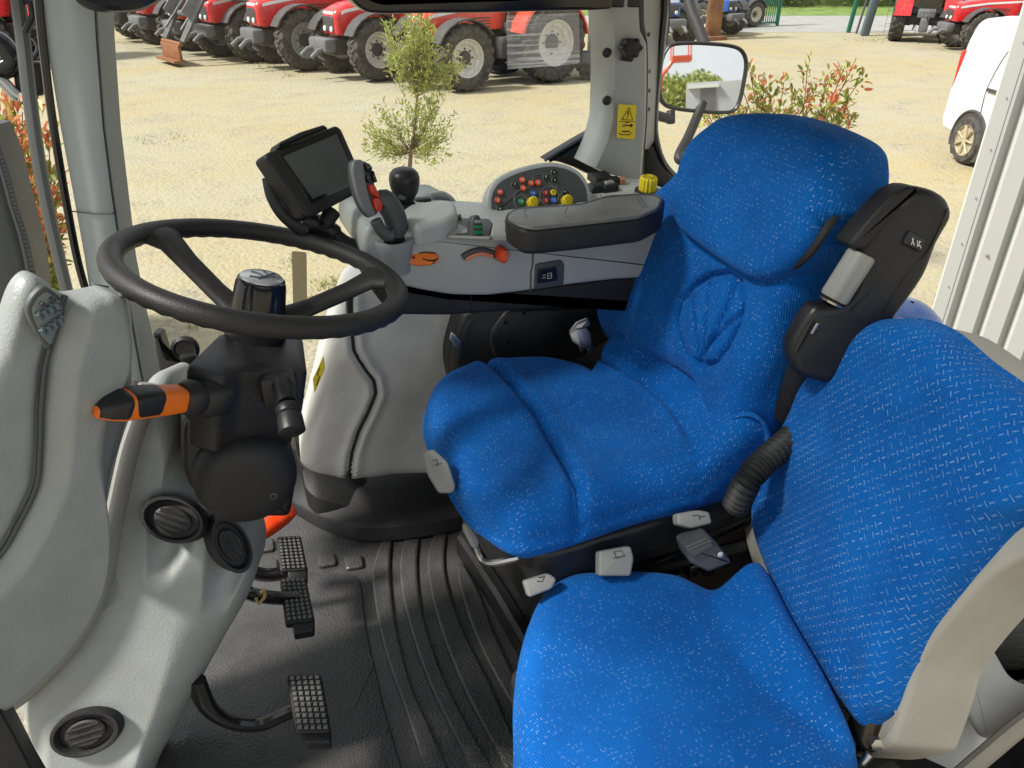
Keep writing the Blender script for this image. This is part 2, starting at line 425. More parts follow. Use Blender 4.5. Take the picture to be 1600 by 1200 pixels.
# small tread blocks and the raised dark lip by the door side
b = MB()
for q in [(655,150),(750,185),(830,225),(705,358),(815,368),(455,300),(470,385)]:
    a, c = gf.hit(*zq(*q)); b = MB(); b.prism(rounded([(a-.022, c-.020), (a+.02, c-.026), (a+.024, c+.016), (a-.018, c+.022)], .008, 3), gf, .0005, .016 if q[1] < 240 else .010, .005)
    b.build('tread_block', M['mat'], cab)
b = MB()
lip = [(455,785,1.39),(500,806,1.40),(560,822,1.405),(620,820,1.41),(680,812,1.41),(720,804,1.405)]
P = [Z(*q) for q in cr(lip, 5, False)]
rs = []
for p in P:
    rs.append([p+V((0, -.02, -.03)), p+V((0, -.012, .004)), p+V((0, .0, .012)), p+V((0, .06, .022)), p+V((0, .15, .05)), p+V((0, .2, .06)), p+V((0, .2, -.06))])
b.rings(rs); b.build('floor_lip', M['rubber'], cab)

# ---- right-hand side panel under the armrest console (door-side moulding, light on it put into its colour, with black S groove)
SP = Fr(W(600, 620, 1.50), (1, 0, 0), (-.10, -1, .16))
out = SP.hits([(560,430,-.03),(528,480,-.03),(508,545,-.02),(492,610,-.02),(474,680,-.02),(470,715,-.02),(474,735),(500,746),(560,752),(640,752),(720,752),(800,745),(880,700),(900,620),(900,540),(890,470),(800,440),(680,420)])
g1 = SP.hits([(545,455),(552,545),(570,575),(583,592),(586,612),(575,640),(560,670),(549,705),(544,745)])
def spt(a, c):
    sd = side((a, c), g1); d = abs(sd)
    return -.011*math.exp(-(d/.0075)**2) + .010*math.exp(-((d-.014)/.011)**2) + .016*sm(.35-d, 0, .35) - .016*sm(sd, .03, .13)*sm(c, .10, -.09)
b = MB(); b.pillow(cr(out, 8), SP, spt, .05, .16, K=60); spn = b.build('side_panel', M['panel'], cab, 60)
b = MB(); b.tube([SP.w(p[0], p[1], .006) for p in cr(g1, 8, False)], .0075, 8, sq=(1, 1)); b.build('seal_strip', M['rubber'], cab)
# yellow warning sticker on its front edge
b = MB()
st = Fr(W(500, 585, 1.475), RGT, (-.75, -.6, .2))
o = st.hits([(506,556),(508,576),(492,614),(489,592)]); b.prism(o, st, .0, .001)
sk = b.build('warning_sticker', M['yellow'], cab)
b = MB(); o = [st.hit(*q) for q in [(500,575),(496,585),(500,588),(495,602)]]; b.tube([st.w(p[0], p[1], .0012) for p in o], .0012, 5); b.build('pictogram', M['black'], sk)
# black sill under the panel
b = MB()
sl = [(466,716,1.70),(474,745,1.66),(500,764,1.62),(560,776,1.60),(640,780,1.60),(720,778,1.60),(800,775,1.60),(900,770,1.60)]
P = [W(*q) for q in cr(sl, 5, False)]
rs = []
for p in P: rs.append([p+V((0, -.06, -.05)), p+V((0, -.05, 0)), p+V((0, -.01, .03)), p+V((0, .0, .05)), p+V((0, .05, .075)), p+V((0, .3, .075)), p+V((0, .3, -.2)), p+V((0, -.02, -.2))])
b.rings(rs); b.build('door_sill', M['rubber'], cab)
# black moulding behind the seat base (between side panel and seat)
bk = Fr(W(800, 540, 1.40), (1, 0, 0), (-.12, -1, .12))
o = bk.hits([(722,490),(700,560),(705,600),(720,640),(760,700),(960,700),(1100,650),(1100,430),(900,440),(760,470)])
b = MB(); b.prism(rounded(o, .03, 5), bk, -.22, .0, .025, 5)
o = bk.hits([(790,480),(760,520),(770,560),(900,560),(960,520),(950,475)]); b.prism(rounded(o, .02, 4), bk, .0, .014, .010)
bkp = b.build('seat_side_moulding', M['black'], cab)
b = MB()
for q in [(787,500),(791,532),(816,486)]:
    b = MB(); a, c = bk.hit(*q); b.lathe([(.0035, .0), (.0035, .018), (.002, .018)], bk.mat(a, c), 10)
    b.build('screw', M['gloss'], bkp)
o = bk.hits([(704,517),(720,530),(722,540),(712,542),(702,528)]); b = MB(); b.prism(o, bk, .001, .005, .002); b.build('latch_slot', M['steel'], bkp)

# ---- right front pillar
def column(profile_top, profile_bot, n=2): return [[V(p) for p in profile_top], [V(p) for p in profile_bot]]
b = MB()
pil = [((62,-30),(141,-30),(171,-30)), ((72,60),(146,60),(174,60)), ((95,200),(157,200),(184,200)), ((114,300),(170,300),(196,300)), ((132,400),(185,400),(208,400)), ((143,470),(197,480),(224,480)), ((158,560),(217,590),(250,590)), ((190,700),(250,720),(284,700))]
rs = []
for L, Md, Rr in pil:
    A = W(*L, 1.47); B_ = W(*Md, 1.455); C_ = W(*Rr, 1.53)
    rs.append([A, A.lerp(B_, .5)+V((0, -.004, 0)), A.lerp(B_, .93), B_+V((.003, .004, 0)), B_.lerp(C_, .12), C_, C_+V((-.01, .05, 0)), A+V((0, .08, 0))])
b.rings(rs); fp = b.build('front_pillar', M['pillar'], cab, 30)
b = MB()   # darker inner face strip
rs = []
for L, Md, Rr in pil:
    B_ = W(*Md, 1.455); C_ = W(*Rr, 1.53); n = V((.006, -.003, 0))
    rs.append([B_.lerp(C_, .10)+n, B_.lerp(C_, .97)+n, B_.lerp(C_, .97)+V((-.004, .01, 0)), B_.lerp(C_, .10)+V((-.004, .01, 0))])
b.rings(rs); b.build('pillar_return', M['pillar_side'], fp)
b = MB(); b.tube([W(*q, 1.462) for q in cr([(138,-30),(146,60),(158,200),(171,300),(186,400),(198,480),(218,592)], 4, False)], .0035, 8); b.build('pillar_groove', M['darkgrey'], fp)
b = MB(); A = W(112, 330, 1.468); b.tube([W(112, 330, 1.4665), W(150, 334, 1.456), W(175, 334, 1.4525)], .0012, 5); b.tube([W(176, 334, 1.454), W(199, 320, 1.52)], .0012, 5); b.build('pillar_joint', M['darkgrey'], fp)
b = MB(); b.tube([W(*q, 1.468) for q in cr([(57,-30),(66,60),(78,160),(92,250),(108,340),(122,410),(139,470)], 5, False)], .0065, 8); b.build('window_seal', M['gloss'], fp)
# windscreen edge bar left of the pillar
b = MB(); b.tube([W(*q, 1.58) for q in cr([(24,-30),(36,60),(46,150),(62,260),(82,360),(108,470)], 5, False)], .0125, 8, sq=(.75, 1.1)); b.build('windscreen_edge', M['slate'], cab)
b = MB(); b.tube([W(*q, 1.56) for q in [(36,5),(47,2),(52,25),(40,50)]], .006, 8); b.build('corner_hook', M['black'], cab)
# black rounded roof trim at top left and the top bar of the side window
b = MB()
b.tube([W(*q, 1.40) for q in cr([(118,-40),(126,-8),(142,4),(170,8),(205,7),(228,0),(262,-20),(300,-40)], 6, False)], .010, 8)
b.prism(rounded(Fr(W(190, -10, 1.41), RGT, (-.3, -1, 0)).hits([(124,-60),(128,-4),(150,4),(205,3),(232,-4),(290,-60)]), .01), Fr(W(190, -10, 1.41), RGT, (-.3, -1, 0)), -.03, 0, .006)
b.build('roof_trim', M['gloss'], cab)
b = MB()
WB = Fr(W(750, 8, 1.445), (1, 0, 0), (0, -1, 0))
o = WB.hits([(528,-34),(545,-8),(556,8),(574,20),(600,22),(760,20),(930,16),(958,14),(962,-40),(950,-14),(800,-4),(640,0),(598,2),(575,-6),(560,-40)])
b.prism(rounded(o, .008, 3), WB, -.05, 0, .006); wbar = b.build('window_header', M['gloss'], cab)
b = MB(); o = WB.hits([(612,-4),(680,-3),(800,-8),(930,-14),(930,-60),(612,-60)]); b.prism(o, WB, -.05, -.012); b.build('header_liner', M['white'], wbar)
# ---- right rear pillar
def zc(x, y): return (700+x*.3375, y*.3375)
b = MB()
sec = [((740,-60),(884,-60)), ((745,60),(886,60)), ((750,140),(889,140)), ((755,200),(920,205)), ((756,300),(922,300)), ((752,420),(921,420)), ((746,560),(918,560)), ((720,660),(910,660)), ((690,730),(902,740)), ((668,775),(898,800)), ((735,808),(894,832))]
rs = []
for L, Rr in sec:
    A = W(*zc(*L), 1.465); B_ = W(*zc(*Rr), 1.455)
    rs.append([A+V((0, .02, 0)), A+V((.008, -.002, 0)), A.lerp(B_, .5)+V((0, -.006, 0)), B_+V((-.006, -.002, 0)), B_+V((.004, .008, 0)), B_+V((.02, .08, 0)), A+V((0, .09, 0))])
b.rings(rs); rp = b.build('rear_pillar', M['grey'], cab, 35)
b = MB()
sec2 = [((905,-60),(986,-60)), ((908,100),(985,100)), ((924,205),(978,205)), ((926,300),(976,300)), ((925,420),(970,420)), ((922,560),(962,560)), ((915,650),(958,650)), ((912,690),(930,690))]
rs = []
for L, Rr in sec2:
    A = W(*zc(*L), 1.462); B_ = W(*zc(*Rr), 1.53); rs.append([A, B_, B_+V((0, .03, 0)), A+V((-.01, .06, 0))])
b.rings(rs); b.build('pillar_cover', M['lightgrey'], rp)
b = MB(); 
for q in [(925,160),(927,330),(927,420),(925,505)]:
    p = W(*zc(*q), 1.472); b = MB(); b.lathe([(.004, 0), (.004, .004), (.002, .005)], Fr(p, RGT, (.5, -.8, 0)).mat(), 8)
    b.build('pillar_screw', M['darkgrey'], rp)
b = MB()   # six-lobed black knob with base and clip
kf = Fr(W(*zc(832, 222), 1.45), RGT, (-.1, -1, .1))
hexo = []
for k in range(48):
    a = 2*math.pi*k/48; rr = .021+.0022*math.cos(6*a); hexo.append((rr*math.cos(a)+.001, rr*math.sin(a)*.85))
b.prism(hexo, kf, .0, .026, .006); b.prism(rounded([(-.018, -.022), (.008, -.026), (.014, -.012), (-.012, .0)], .004), kf, 0, .012, .004); b.build('pillar_knob', M['black'], rp)
b = MB()
for q in [(780,8),(858,8)]:
    a, c = kf.hit(*zc(*q)); b = MB(); b.prism(rounded([(a-.014, c-.01), (a+.014, c-.01), (a+.014, c+.02), (a-.014, c+.02)], .004), kf, -.012, .008, .003)
    b.build('pillar_switch', M['black'], rp)
b = MB()
for q in [(733,246),(733,468)]:
    p = W(*zc(*q), 1.45); b = MB(); b.lathe([(.004, -.02), (.0085, -.016), (.0095, -.004), (.007, .004), (.004, .006)], Fr(p, RGT, (-.6, -.8, 0)).mat(), 16)
    b.build('pillar_stop', M['black'], rp)
# yellow warning label with triangle, spanner and book pictograms
lf = Fr(W(980, 191, 1.4525), RGT, (0.02, -1, -.02)); lf = Fr(W(980, 191, 1.4475), W(994, 164, 1.4475)-W(966, 163, 1.4475), (.0, -1, 0))
LB = lf.hits([(966.3,163),(994.2,164),(992,217.5),(963.8,215.5)])
b = MB(); b.prism(rounded(LB, .003, 3), lf, -.001, .001); lab = b.build('warning_label', M['yellow'], rp)
cx = sum(p[0] for p in LB)/4; cy_ = sum(p[1] for p in LB)/4; wd = (V(LB[1])-V(LB[0])).length; ht = (V(LB[1])-V(LB[2])).length
b = MB()
def lp(x, y): return lf.w(cx+x*wd/2, cy_+y*ht/2, .0014)
tri = [(-.62,.12),(.62,.12),(0,.82)]
b.tube([lp(*tri[0]), lp(*tri[1]), lp(*tri[2]), lp(*tri[0])], .0009, 5)
b.tube([lp(0, .62), lp(0, .36)], .0013, 6); b.tube([lp(0, .27), lp(0, .22)], .0013, 6)
b.tube([lp(-.95, .02), lp(.95, .02)], .0006, 4)
b.tube([lp(-.1, -.2), lp(.35, -.2)], .0013, 6); b.tube([lp(-.15, -.04), lp(.2, -.04)], .0009, 5)
b.lathe([(.0035, 0), (.0035, .0004), (.001, .0005)], lf.mat(cx+.55*wd/2, cy_-.2*ht/2, .0012), 14)
b.tube([lp(-.3+.17*math.cos(a*.5), -.2+.08*math.sin(a*.5)) for a in range(14)], .0006, 4)
b.tube([lp(-.4, -.55), lp(.45, -.55)], .0014, 6); b.tube([lp(-.7, -.62), lp(-.5, -.74), lp(.5, -.74), lp(.72, -.60)], .0008, 4)
b.build('label_symbols', M['black'], lab)
# ---- curved black rear-window frame and quarter trim
b = MB()
b.tube([W(*zc(*q), 1.53) for q in cr([(1010,-60),(1004,60),(985,250),(965,420),(957,560),(962,640),(985,730),(1020,790),(1080,850)], 5, False)], .008, 8, sq=(1.4, 1)); b.build('rear_window_seal', M['gloss'], cab)
qt = Fr(W(1010, 260, 1.53), RGT, (-.2, -1, 0))
b = MB(); o = qt.hits([zc(*q) for q in [(912,690),(958,665),(975,720),(1010,785),(1075,850),(1080,900),(1040,900),(930,840),(905,830)]]); b.prism(o, qt, -.03, .0, .006); b.build('quarter_trim', M['black'], cab)
tf = Fr(W(900, 230, 1.56), RGT, (-.1, -1, .1))
b = MB(); o = tf.hits([zc(*q) for q in [(443,742),(500,708),(600,648),(700,592),(760,560),(780,640),(760,800),(660,812),(600,780),(520,752)]]); b.prism(rounded(o, .01, 3), tf, -.04, 0, .012)
trim = b.build('fender_trim', M['black'], cab)
b = MB(); b.tube([tf.w(*tf.hit(*zc(*q)), .003) for q in [(445,742),(500,706),(600,646),(700,590),(738,572)]], .004, 8); b.build('trim_edge', M['darkgrey'], trim)
a, c = tf.hit(*zc(637,710)); b = MB(); b.lathe([(.006, 0), (.006, .004), (.003, .005)], tf.mat(a, c), 10); b.build('trim_screw', M['darkgrey'], trim)
b = MB(); b.tube([W(*q, 1.56) for q in [(1040,-30),(1038,40),(1034,66)]], .012, 8, sq=(.8, 1)); b.build('door_edge_bar', M['gloss'], cab)
# ---- grey shelf with switches right of the control panel
sh = Fr(Z(990, 300, 2.20), (1, 0, 0), (-.03, -.12, 1))
b = MB(); o = sh.hits([(915,318),(922,282),(935,268),(1010,282),(1050,296),(1085,312),(1050,325)]); b.prism(rounded(o, .012, 4), sh, -.10, 0, .008); shelf = b.build('switch_shelf', M['grey'], cab)
b = MB()
for q, w_, h_ in [((936,297),.022,.014), ((951,297),.018,.012), ((938,283),.022,.022), ((958,287),.013,.010)]:
    a, c = sh.hit(*q); b = MB(); b.prism(rounded([(a-w_, c-h_), (a+w_, c-h_), (a+w_, c+h_), (a-w_, c+h_)], .004), sh, 0, .014, .004)
    b.build('rocker_switch', M['black'], shelf)
b = MB(); a, c = sh.hit(951, 297); b.prism(rounded([(a-.010, c-.006), (a+.010, c-.006), (a+.010, c+.006), (a-.010, c+.006)], .003), sh, .014, .02, .003); b.build('rocker_insert', M['lightgrey'], shelf)
b = MB(); a, c = sh.hit(971, 287); b.lathe([(.008, 0), (.008, .012), (.004, .014)], sh.mat(a, c), 12); b.build('socket', flat('copper', (.5, .2, .12), .4), shelf)
b = MB(); a, c = sh.hit(1011, 300)
pr = []
b.lathe([(.026, .0), (.026, .004), (.022, .005)], sh.mat(a, c), 24); b.build('dial_base', M['black'], shelf)
b = MB(); b.prism([((.017+.0012*math.cos(14*t))*math.cos(t)+a, (.017+.0012*math.cos(14*t))*math.sin(t)+c) for t in [2*math.pi*k/84 for k in range(84)]], sh, .005, .034, .006); b.build('yellow_dial', M['yellow'], shelf)
# ---- window panes
b = MB(); gp = [W(*q, 1.50) for q in [(150,-30),(270,640),(470,700),(520,500),(900,300),(958,230),(960,-30)]]
b.add(gp, [tuple(range(7))]); b.build('side_window_pane', M['glass'], cab, normals=False)
b = MB(); gp = [W(*q, 1.545) for q in [(1000,-40),(962*1.0,220),(1020,270),(1080,320),(1300,330),(1330,-40)]]
b.add(gp, [tuple(range(6))]); b.build('rear_quarter_pane', M['glass'], cab, normals=False)
# scratched film on the side window, small beige tag stuck lower down
b = MB(); b.add([W(*q, 1.493) for q in [(791,24),(905,19),(906,96),(903,100),(793,108)]], [(0, 1, 2, 3, 4)])
m, nt, p = nodes('scratched_film'); B = NB(nt); nt.nodes.remove(p)
tc = B.n('ShaderNodeTexCoord'); mp = B.n('ShaderNodeMapping'); mp.inputs['Scale'].default_value = (6, 1, 190); mp.inputs['Rotation'].default_value = (0, .03, 0); B.l(tc.outputs['Object'], mp.inputs[0])
no = B.n('ShaderNodeTexNoise'); no.inputs['Scale'].default_value = 1; no.inputs['Detail'].default_value = 4; B.l(mp.outputs[0], no.inputs['Vector'])
n2 = B.n('ShaderNodeTexNoise'); n2.inputs['Scale'].default_value = 14; n2.inputs['Detail'].default_value = 3; B.l(tc.outputs['Object'], n2.inputs['Vector'])
fac = B.math('MULTIPLY_ADD', B.math('MULTIPLY', B.ramp(no.outputs[0], .52, .66), B.ramp(n2.outputs[0], .35, .6)), .55, .22)
df = B.n('ShaderNodeBsdfDiffuse'); df.inputs[0].default_value = (.8, .82, .85, 1); tr = B.n('ShaderNodeBsdfTransparent'); mx = B.n('ShaderNodeMixShader')
tl = B.n('ShaderNodeBsdfTranslucent'); tl.inputs[0].default_value = (.85, .86, .88, 1); m2 = B.n('ShaderNodeMixShader'); m2.inputs[0].default_value = .6; B.l(df.outputs[0], m2.inputs[1]); B.l(tl.outputs[0], m2.inputs[2])
B.l(fac, mx.inputs[0]); B.l(tr.outputs[0], mx.inputs[1]); B.l(m2.outputs[0], mx.inputs[2]); B.l(mx.outputs[0], nt.nodes['Material Output'].inputs[0])
b.build('window_film', m, cab, normals=False)
tgf = Fr(W(467, 432, 1.488), RGT, (-.25, -1, 0)); b = MB(); b.prism(rounded(tgf.hits([(456,392),(479,394),(480,472),(458,474)]), .004), tgf, 0, .0015); b.build('beige_tag', flat('tag_paper', (.62, .52, .30), .8), cab)
# black hinge at the foot of the window
b = MB()
hf = Fr(W(280, 555, 1.42), RGT, (-.2, -1, .2))
b.prism(rounded(hf.hits([(240,518),(252,520),(262,556),(290,560),(300,590),(270,600),(250,575)]), .004), hf, -.03, .01, .006)
b.lathe([(.012, -.01), (.024, -.008), (.026, .004), (.02, .012), (.016, .008)], hf.mat(*hf.hit(290, 545)), 20)
b.box(hf.w(*hf.hit(297, 558), .01), (.03, .02, .02), bev=.004); b.build('door_hinge', M['black'], cab)
# rear inner fender, ledge and cream door edge (bottom right)
rf = Fr(S(1560, 900, 1.02), RGT, (-.70, -.50, .45))
b = MB(); o = rf.hits([(1440,800),(1700,640),(1750,1000),(1640,1080),(1560,1010),(1520,960),(1500,920)]); b.prism(rounded(o, .03, 4), rf, -.10, -.045, .012, 4)
o = rf.hits([(1380,1000),(1470,860),(1520,900),(1562,1010),(1590,1060),(1620,1068),(1760,1030),(1700,1090),(1560,1165),(1532,1165),(1500,1110)]); b.prism(rounded(o, .012, 4), rf, -.12, -.02, .012, 4)
b.prism(rounded(rf.hits([(1360,1000),(1440,960),(1560,1160),(1520,1290),(1330,1290)]), .02, 4), rf, -.16, -.07, .02, 4)
fen = b.build('inner_fender', M['panel'], cab)
b = MB(); b.lathe([(.012, -.05), (.014, -.035), (.009, -.03), (.008, -.04)], rf.mat(*rf.hit(1567, 1050)), 18); b.build('fender_plug', M['gloss'], fen)
b = MB(); b.tube([rf.w(*rf.hit(*q), .01) for q in cr([(1470,1235),(1540,1175),(1600,1125),(1700,1050)], 5, False)], .020, 10, sq=(.55, 1.2)); b.build('door_frame_edge', M['cream'], cab)
# floor pan below and behind the seats, black rear bulkhead low down
b = MB(); b.box((1.12, 1.0, 1.62), (.10, 1.3, .50), bev=.02); b.box((.98, 1.0, 1.42), (.3, 1.2, .10), bev=.02); b.build('rear_bulkhead', M['black'], cab)
# roof slab over the rear of the cab, front roof edge; unseen tinted pane added to meter sky light
b = MB(); o = rounded([(.42, .05), (1.5, .05), (1.5, 1.75), (.42, 1.75)], .12, 6); rfz = Fr((0, 0, 2.80), (1, 0, 0), (0, 0, 1)); b.prism(o, rfz, 0, .12, .05, both=True); b.build('roof', M['grey'], cab)
b = MB(); b.add([(-.45, .05, 2.83), (.42, .05, 2.86), (.42, 1.75, 2.86), (-.45, 1.75, 2.83)], [(0, 1, 2, 3)]); b.build('roof_light_filter', M['tinted'], cab, normals=False)
b = MB(); b.tube([(-.45, .05, 2.83), (-.45, 1.75, 2.83)], .03, 8); b.tube([(-.45, .06, 2.83), (.45, .06, 2.86)], .03, 8); b.tube([(-.45, 1.74, 2.83), (.45, 1.74, 2.86)], .03, 8); b.build('roof_frame', M['black'], cab)
# left front corner: dark lower kick panel
b = MB(); kp = Fr(W(20, 1170, .80), RGT, (.1, -1, .3)); o = kp.hits([(-60,1050),(2,1118),(20,1150),(48,1205),(80,1260),(-60,1290)]); b.prism(o, kp, -.05, -.005, .004); b.build('kick_panel', M['black'], cab)
# ================================================================ DASHBOARD (left)
dash = thing('dashboard', 'light grey moulded dashboard tower with round black air vents in front of the steering wheel', 'dashboard', (-.25, 1.0, FZ))
DB = fr3(W(395, 880, .98), W(240, 1190, .90), W(0, 1110, .98))
out = DB.hits([(262,588,-.05),(285,640,-.05),(290,690,-.06),(325,735,-.06),(362,785,-.06),(392,845,-.06),(399,885,-.06),(388,930,-.06),(350,1000,-.05),(300,1092,-.04),(245,1195,-.03),(190,1290),(60,1290),(38,1215,-.01),(0,1120),(-20,1095),(30,1060),(75,1000),(105,930),(130,850),(150,760),(185,680),(215,600)])
sc1 = DB.hit(262, 872); sc2 = DB.hit(338, 925); v1 = DB.hit(275, 806); v2 = DB.hit(362, 850); v3 = DB.hit(137, 1140)
def dent(a, c, p0, p1, wd, dp):
    d = V((p1[0]-p0[0], p1[1]-p0[1])); L = d.length; d /= L
    x = (a-p0[0])*d.x+(c-p0[1])*d.y; y = -(a-p0[0])*d.y+(c-p0[1])*d.x
    if x < -wd or x > L*1.15: return 0
    w_ = wd*(1-.55*max(0, x)/L); t = abs(y)/w_
    return -dp*max(0, 1-t*t)*sm(x, -wd, 0)*(1-sm(x, L*.45, L*1.1))
e1 = DB.hit(248, 915); e2 = DB.hit(330, 968); s3 = DB.hit(225, 1190); s3b = DB.hit(215, 1250)
def dtop(a, c):
    h = .02*sm(a, -.1, .1)
    h += dent(a, c, v1, e1, .042, .026)+dent(a, c, v2, e2, .038, .030)
    h += .012*math.exp(-(((a-s3[0])**2+(c-s3[1])**2)/.0012))
    return h
b = MB(); b.pillow(cr(out, 8), DB, dtop, .085, .22, K=70); db = b.build('lower_shell', M['dash'], dash, 60)
# raised lip along the joint
lipc = [(236,598),(226,640),(206,700),(188,780),(176,840),(165,900),(140,965),(100,1022),(50,1072),(0,1108),(-30,1128)]
P = [DB.w(*DB.hit(*q), .012) for q in cr(lipc, 6, False)]
b = MB(); b.tube(P, .012, 10, sq=(.9, 1.3)); b.build('joint_lip', M['lightgrey'], dash)
P = [DB.w(*DB.hit(q[0]-13, q[1]-2), .010) for q in cr(lipc, 6, False)]
b = MB(); b.tube(P, .011, 8); b.build('joint_gap', M['rubber'], dash)
def vent(pt, rx, ry, rot, fr, off, tilt):
    a, c = pt
    f2 = Fr(fr.w(a, c, off), fr.x, (fr.z+V(tilt)))
    f2 = Fr(f2.o, f2.x*math.cos(rot)+f2.y*math.sin(rot), f2.z)
    b = MB(); n = 40
    el = lambda k, z: [f2.w(rx*k*math.cos(2*math.pi*i/n), ry*k*math.sin(2*math.pi*i/n), z) for i in range(n)]
    b.rings([el(1.06, -.03), el(1.06, 0), el(1.0, .006), el(.90, .006), el(.84, .002), el(.80, -.005), el(.5, -.004), el(.2, -.003)]); o = b.build('air_vent', M['rubber'], dash)
    b = MB(); b.rings([el(.60, -.006), el(.60, .002), el(.52, .004), el(.2, .002)])
    for yy, xx in ((-.30, .48), (0, .57), (.30, .48)): b.tube([f2.w(-rx*xx, ry*yy, .0035), f2.w(rx*xx, ry*yy, .0035)], .0018, 6)
    b.build('vent_flap', M['rubber'], o)
vent(v1, .046, .031, -.42, DB, .020, (.0, .1, .25))
vent(v2, .046, .026, -1.10, DB, .004, (.55, 0, .1))
vent(v3, .050, .034, .25, DB, .009, (-.05, .1, .02))
# upper shell
DA = fr3(W(60, 440, .90), W(190, 470, .95), W(10, 900, .86))
out = DA.hits([(62,436),(84,446),(103,462),(120,468),(155,462),(176,459),(187,468,-.01),(192,520,-.015),(190,560,-.015),(181,590,-.01),(170,640),(160,700),(160,760),(166,830),(161,900),(140,960),(100,1018),(50,1070),(-5,1112),(-120,1150),(-200,1000),(-200,700),(-60,640),(0,560),(14,520),(30,470),(45,445)])
gr = DA.hits([(103,462),(92,500),(83,530),(72,575),(66,640),(64,700),(58,760),(30,820),(0,870),(-60,930)])
def atop(a, c):
    sd = side((a, c), gr); d = abs(sd)
    return .018*sm(sd, -.0, .03) - .010*math.exp(-(d/.008)**2)
b = MB(); b.pillow(cr(out, 8), DA, atop, .022, .030, K=60); ua = b.build('upper_shell', M['dash'], dash, 60)
b = MB(); b.tube([DA.w(p[0], p[1], -.002) for p in cr(gr, 6, False)], .0035, 6); b.build('shell_joint', M['darkgrey'], ua)
b = MB(); rs = []
for l1, l2 in zip(cr([(176,462),(187,470),(190,520),(187,565),(177,595),(166,645),(157,705),(157,770),(163,840),(158,900)], 5, False), cr([(184,458),(200,466),(207,520),(206,575),(203,625),(188,690),(172,740),(166,790),(167,850),(160,905)], 5, False)):
    p = DA.w(*DA.hit(*l1, -.008), -.008); q = DA.w(*DA.hit(*l2, -.05), -.05); rs.append([p, p.lerp(q, .5)+DA.z*.004, q, q-DA.z*.03, p-DA.z*.05])
b.rings(rs); b.build('shell_edge', M['pillar_side'], ua, 60)
a, c = DA.hit(4, 1022); b = MB(); b.lathe([(.007, -.004), (.007, .002), (.003, .001)], DA.mat(a, c, 0), 16); b.build('shell_screw', M['black'], ua)
# icon cluster set into the upper shell
IC = Fr(DA.w(*DA.hit(70, 495), .019), W(98, 470, .92)-W(60, 448, .90), DA.z)
o = IC.hits([(66,444),(86,457),(102,474),(97,500),(86,530),(76,550),(62,530),(48,506),(38,482),(47,462)])
b = MB(); b.prism(rounded(o, .006, 3), IC, -.004, .004, .003); ic = b.build('indicator_panel', M['slate'], dash)
b = MB(); b.prism(rounded(IC.hits([(67,452),(82,462),(95,475),(90,498),(76,538),(62,522),(52,502),(45,482),(53,466)]), .004, 3), IC, .004, .0055, .001); b.build('indicator_window', plastic('icon_ground', (.16, .18, .18), .3), ic)
b = MB()
for i in range(4):
    for j in range(2):
        u, v = 52+i*9+j*6, 487-i*6+j*24
        b.tube([IC.w(*IC.hit(u, v), .0075), IC.w(*IC.hit(u+6, v+9), .0075)], .003, 8); b.tube([IC.w(*IC.hit(u+1, v-3), .0075), IC.w(*IC.hit(u+7, v-1), .0075)], .0018, 6)
b.build('indicator_symbol', M['paleblue'], ic)
b = MB()
for q in [((74,462),(88,482)),((90,468),(76,486)),((58,470),(66,478))]: b.tube([IC.w(*IC.hit(*q[0]), .007), IC.w(*IC.hit(*q[1]), .007)], .0022, 6)
b.build('indicator_mark', M['darkgrey'], ic)

# ================================================================ STEERING COLUMN
C0 = V((.056, 1.083, 2.242)); al = .255; Rw = .193
SW = Fr(C0, (math.cos(al), 0, -math.sin(al)), (math.sin(al), 0, math.cos(al)))
colm = thing('steering_column', 'black steering column with four-spoke style wheel, silver topped hub and orange shuttle lever', 'steering column', (-.03, 1.03, FZ))
colm['label'] = 'black steering column and thick rimmed wheel with silver leaf cap on its hub'
b = MB(); n = 96; rs = []
for i in range(n):
    a = 2*math.pi*i/n; ring = []
    for k in range(16):
        t = 2*math.pi*k/16; rr = .0158
        cx_ = math.cos(t)*rr; cz = math.sin(t)*rr*.92
        if cz < -.004: cz -= .0011*math.sin(46*a)          # finger scallops under the rim
        ring.append(SW.w((Rw+cx_)*math.cos(a), (Rw+cx_)*math.sin(a), cz))
    rs.append(ring)
rs.append(rs[0]); b.rings(rs, False, False); wheel = b.build('steering_wheel', M['blacksoft'], colm, 180)
b = MB()   # spokes dished down to the hub
hub = SW.hit(404, 478, -.06)
for u, v in [(262,368), (585,430)]:
    e = SW.hit(u, v); e = V(e)*(Rw-.004)/V(e).length; h = V(hub)
    d = (e-h).normalized(); nrm = V((-d.y, d.x)); rs = []
    for t, wd, z, th in [(0, .031, -.086, .014), (.15, .025, -.080, .013), (.4, .021, -.060, .012), (.7, .0215, -.030, .012), (.87, .026, -.010, .012), (.95, .042, -.003, .013), (1.0, .060, 0, .010)]:
        p = h.lerp(e, t); ring = []
        for k in range(14):
            a = 2*math.pi*k/14; q = p+nrm*(wd*math.cos(a)); ring.append(SW.w(q.x, q.y, z+th*math.sin(a)))
        rs.append(ring)
    b.rings(rs)
b.build('spoke', M['blacksoft'], wheel, 60)
HF = Fr(SW.w(hub[0], hub[1], -.040), SW.x, SW.z)
b = MB(); b.lathe([(.047, -.10), (.047, -.085), (.044, -.08), (.044, -.055), (.043, -.03)], HF.mat(), 40)
b.lathe([(.052, -.108), (.052, -.10), (.046, -.096)], HF.mat(), 40); b.build('hub', M['black'], wheel)
b = MB(); cap = []
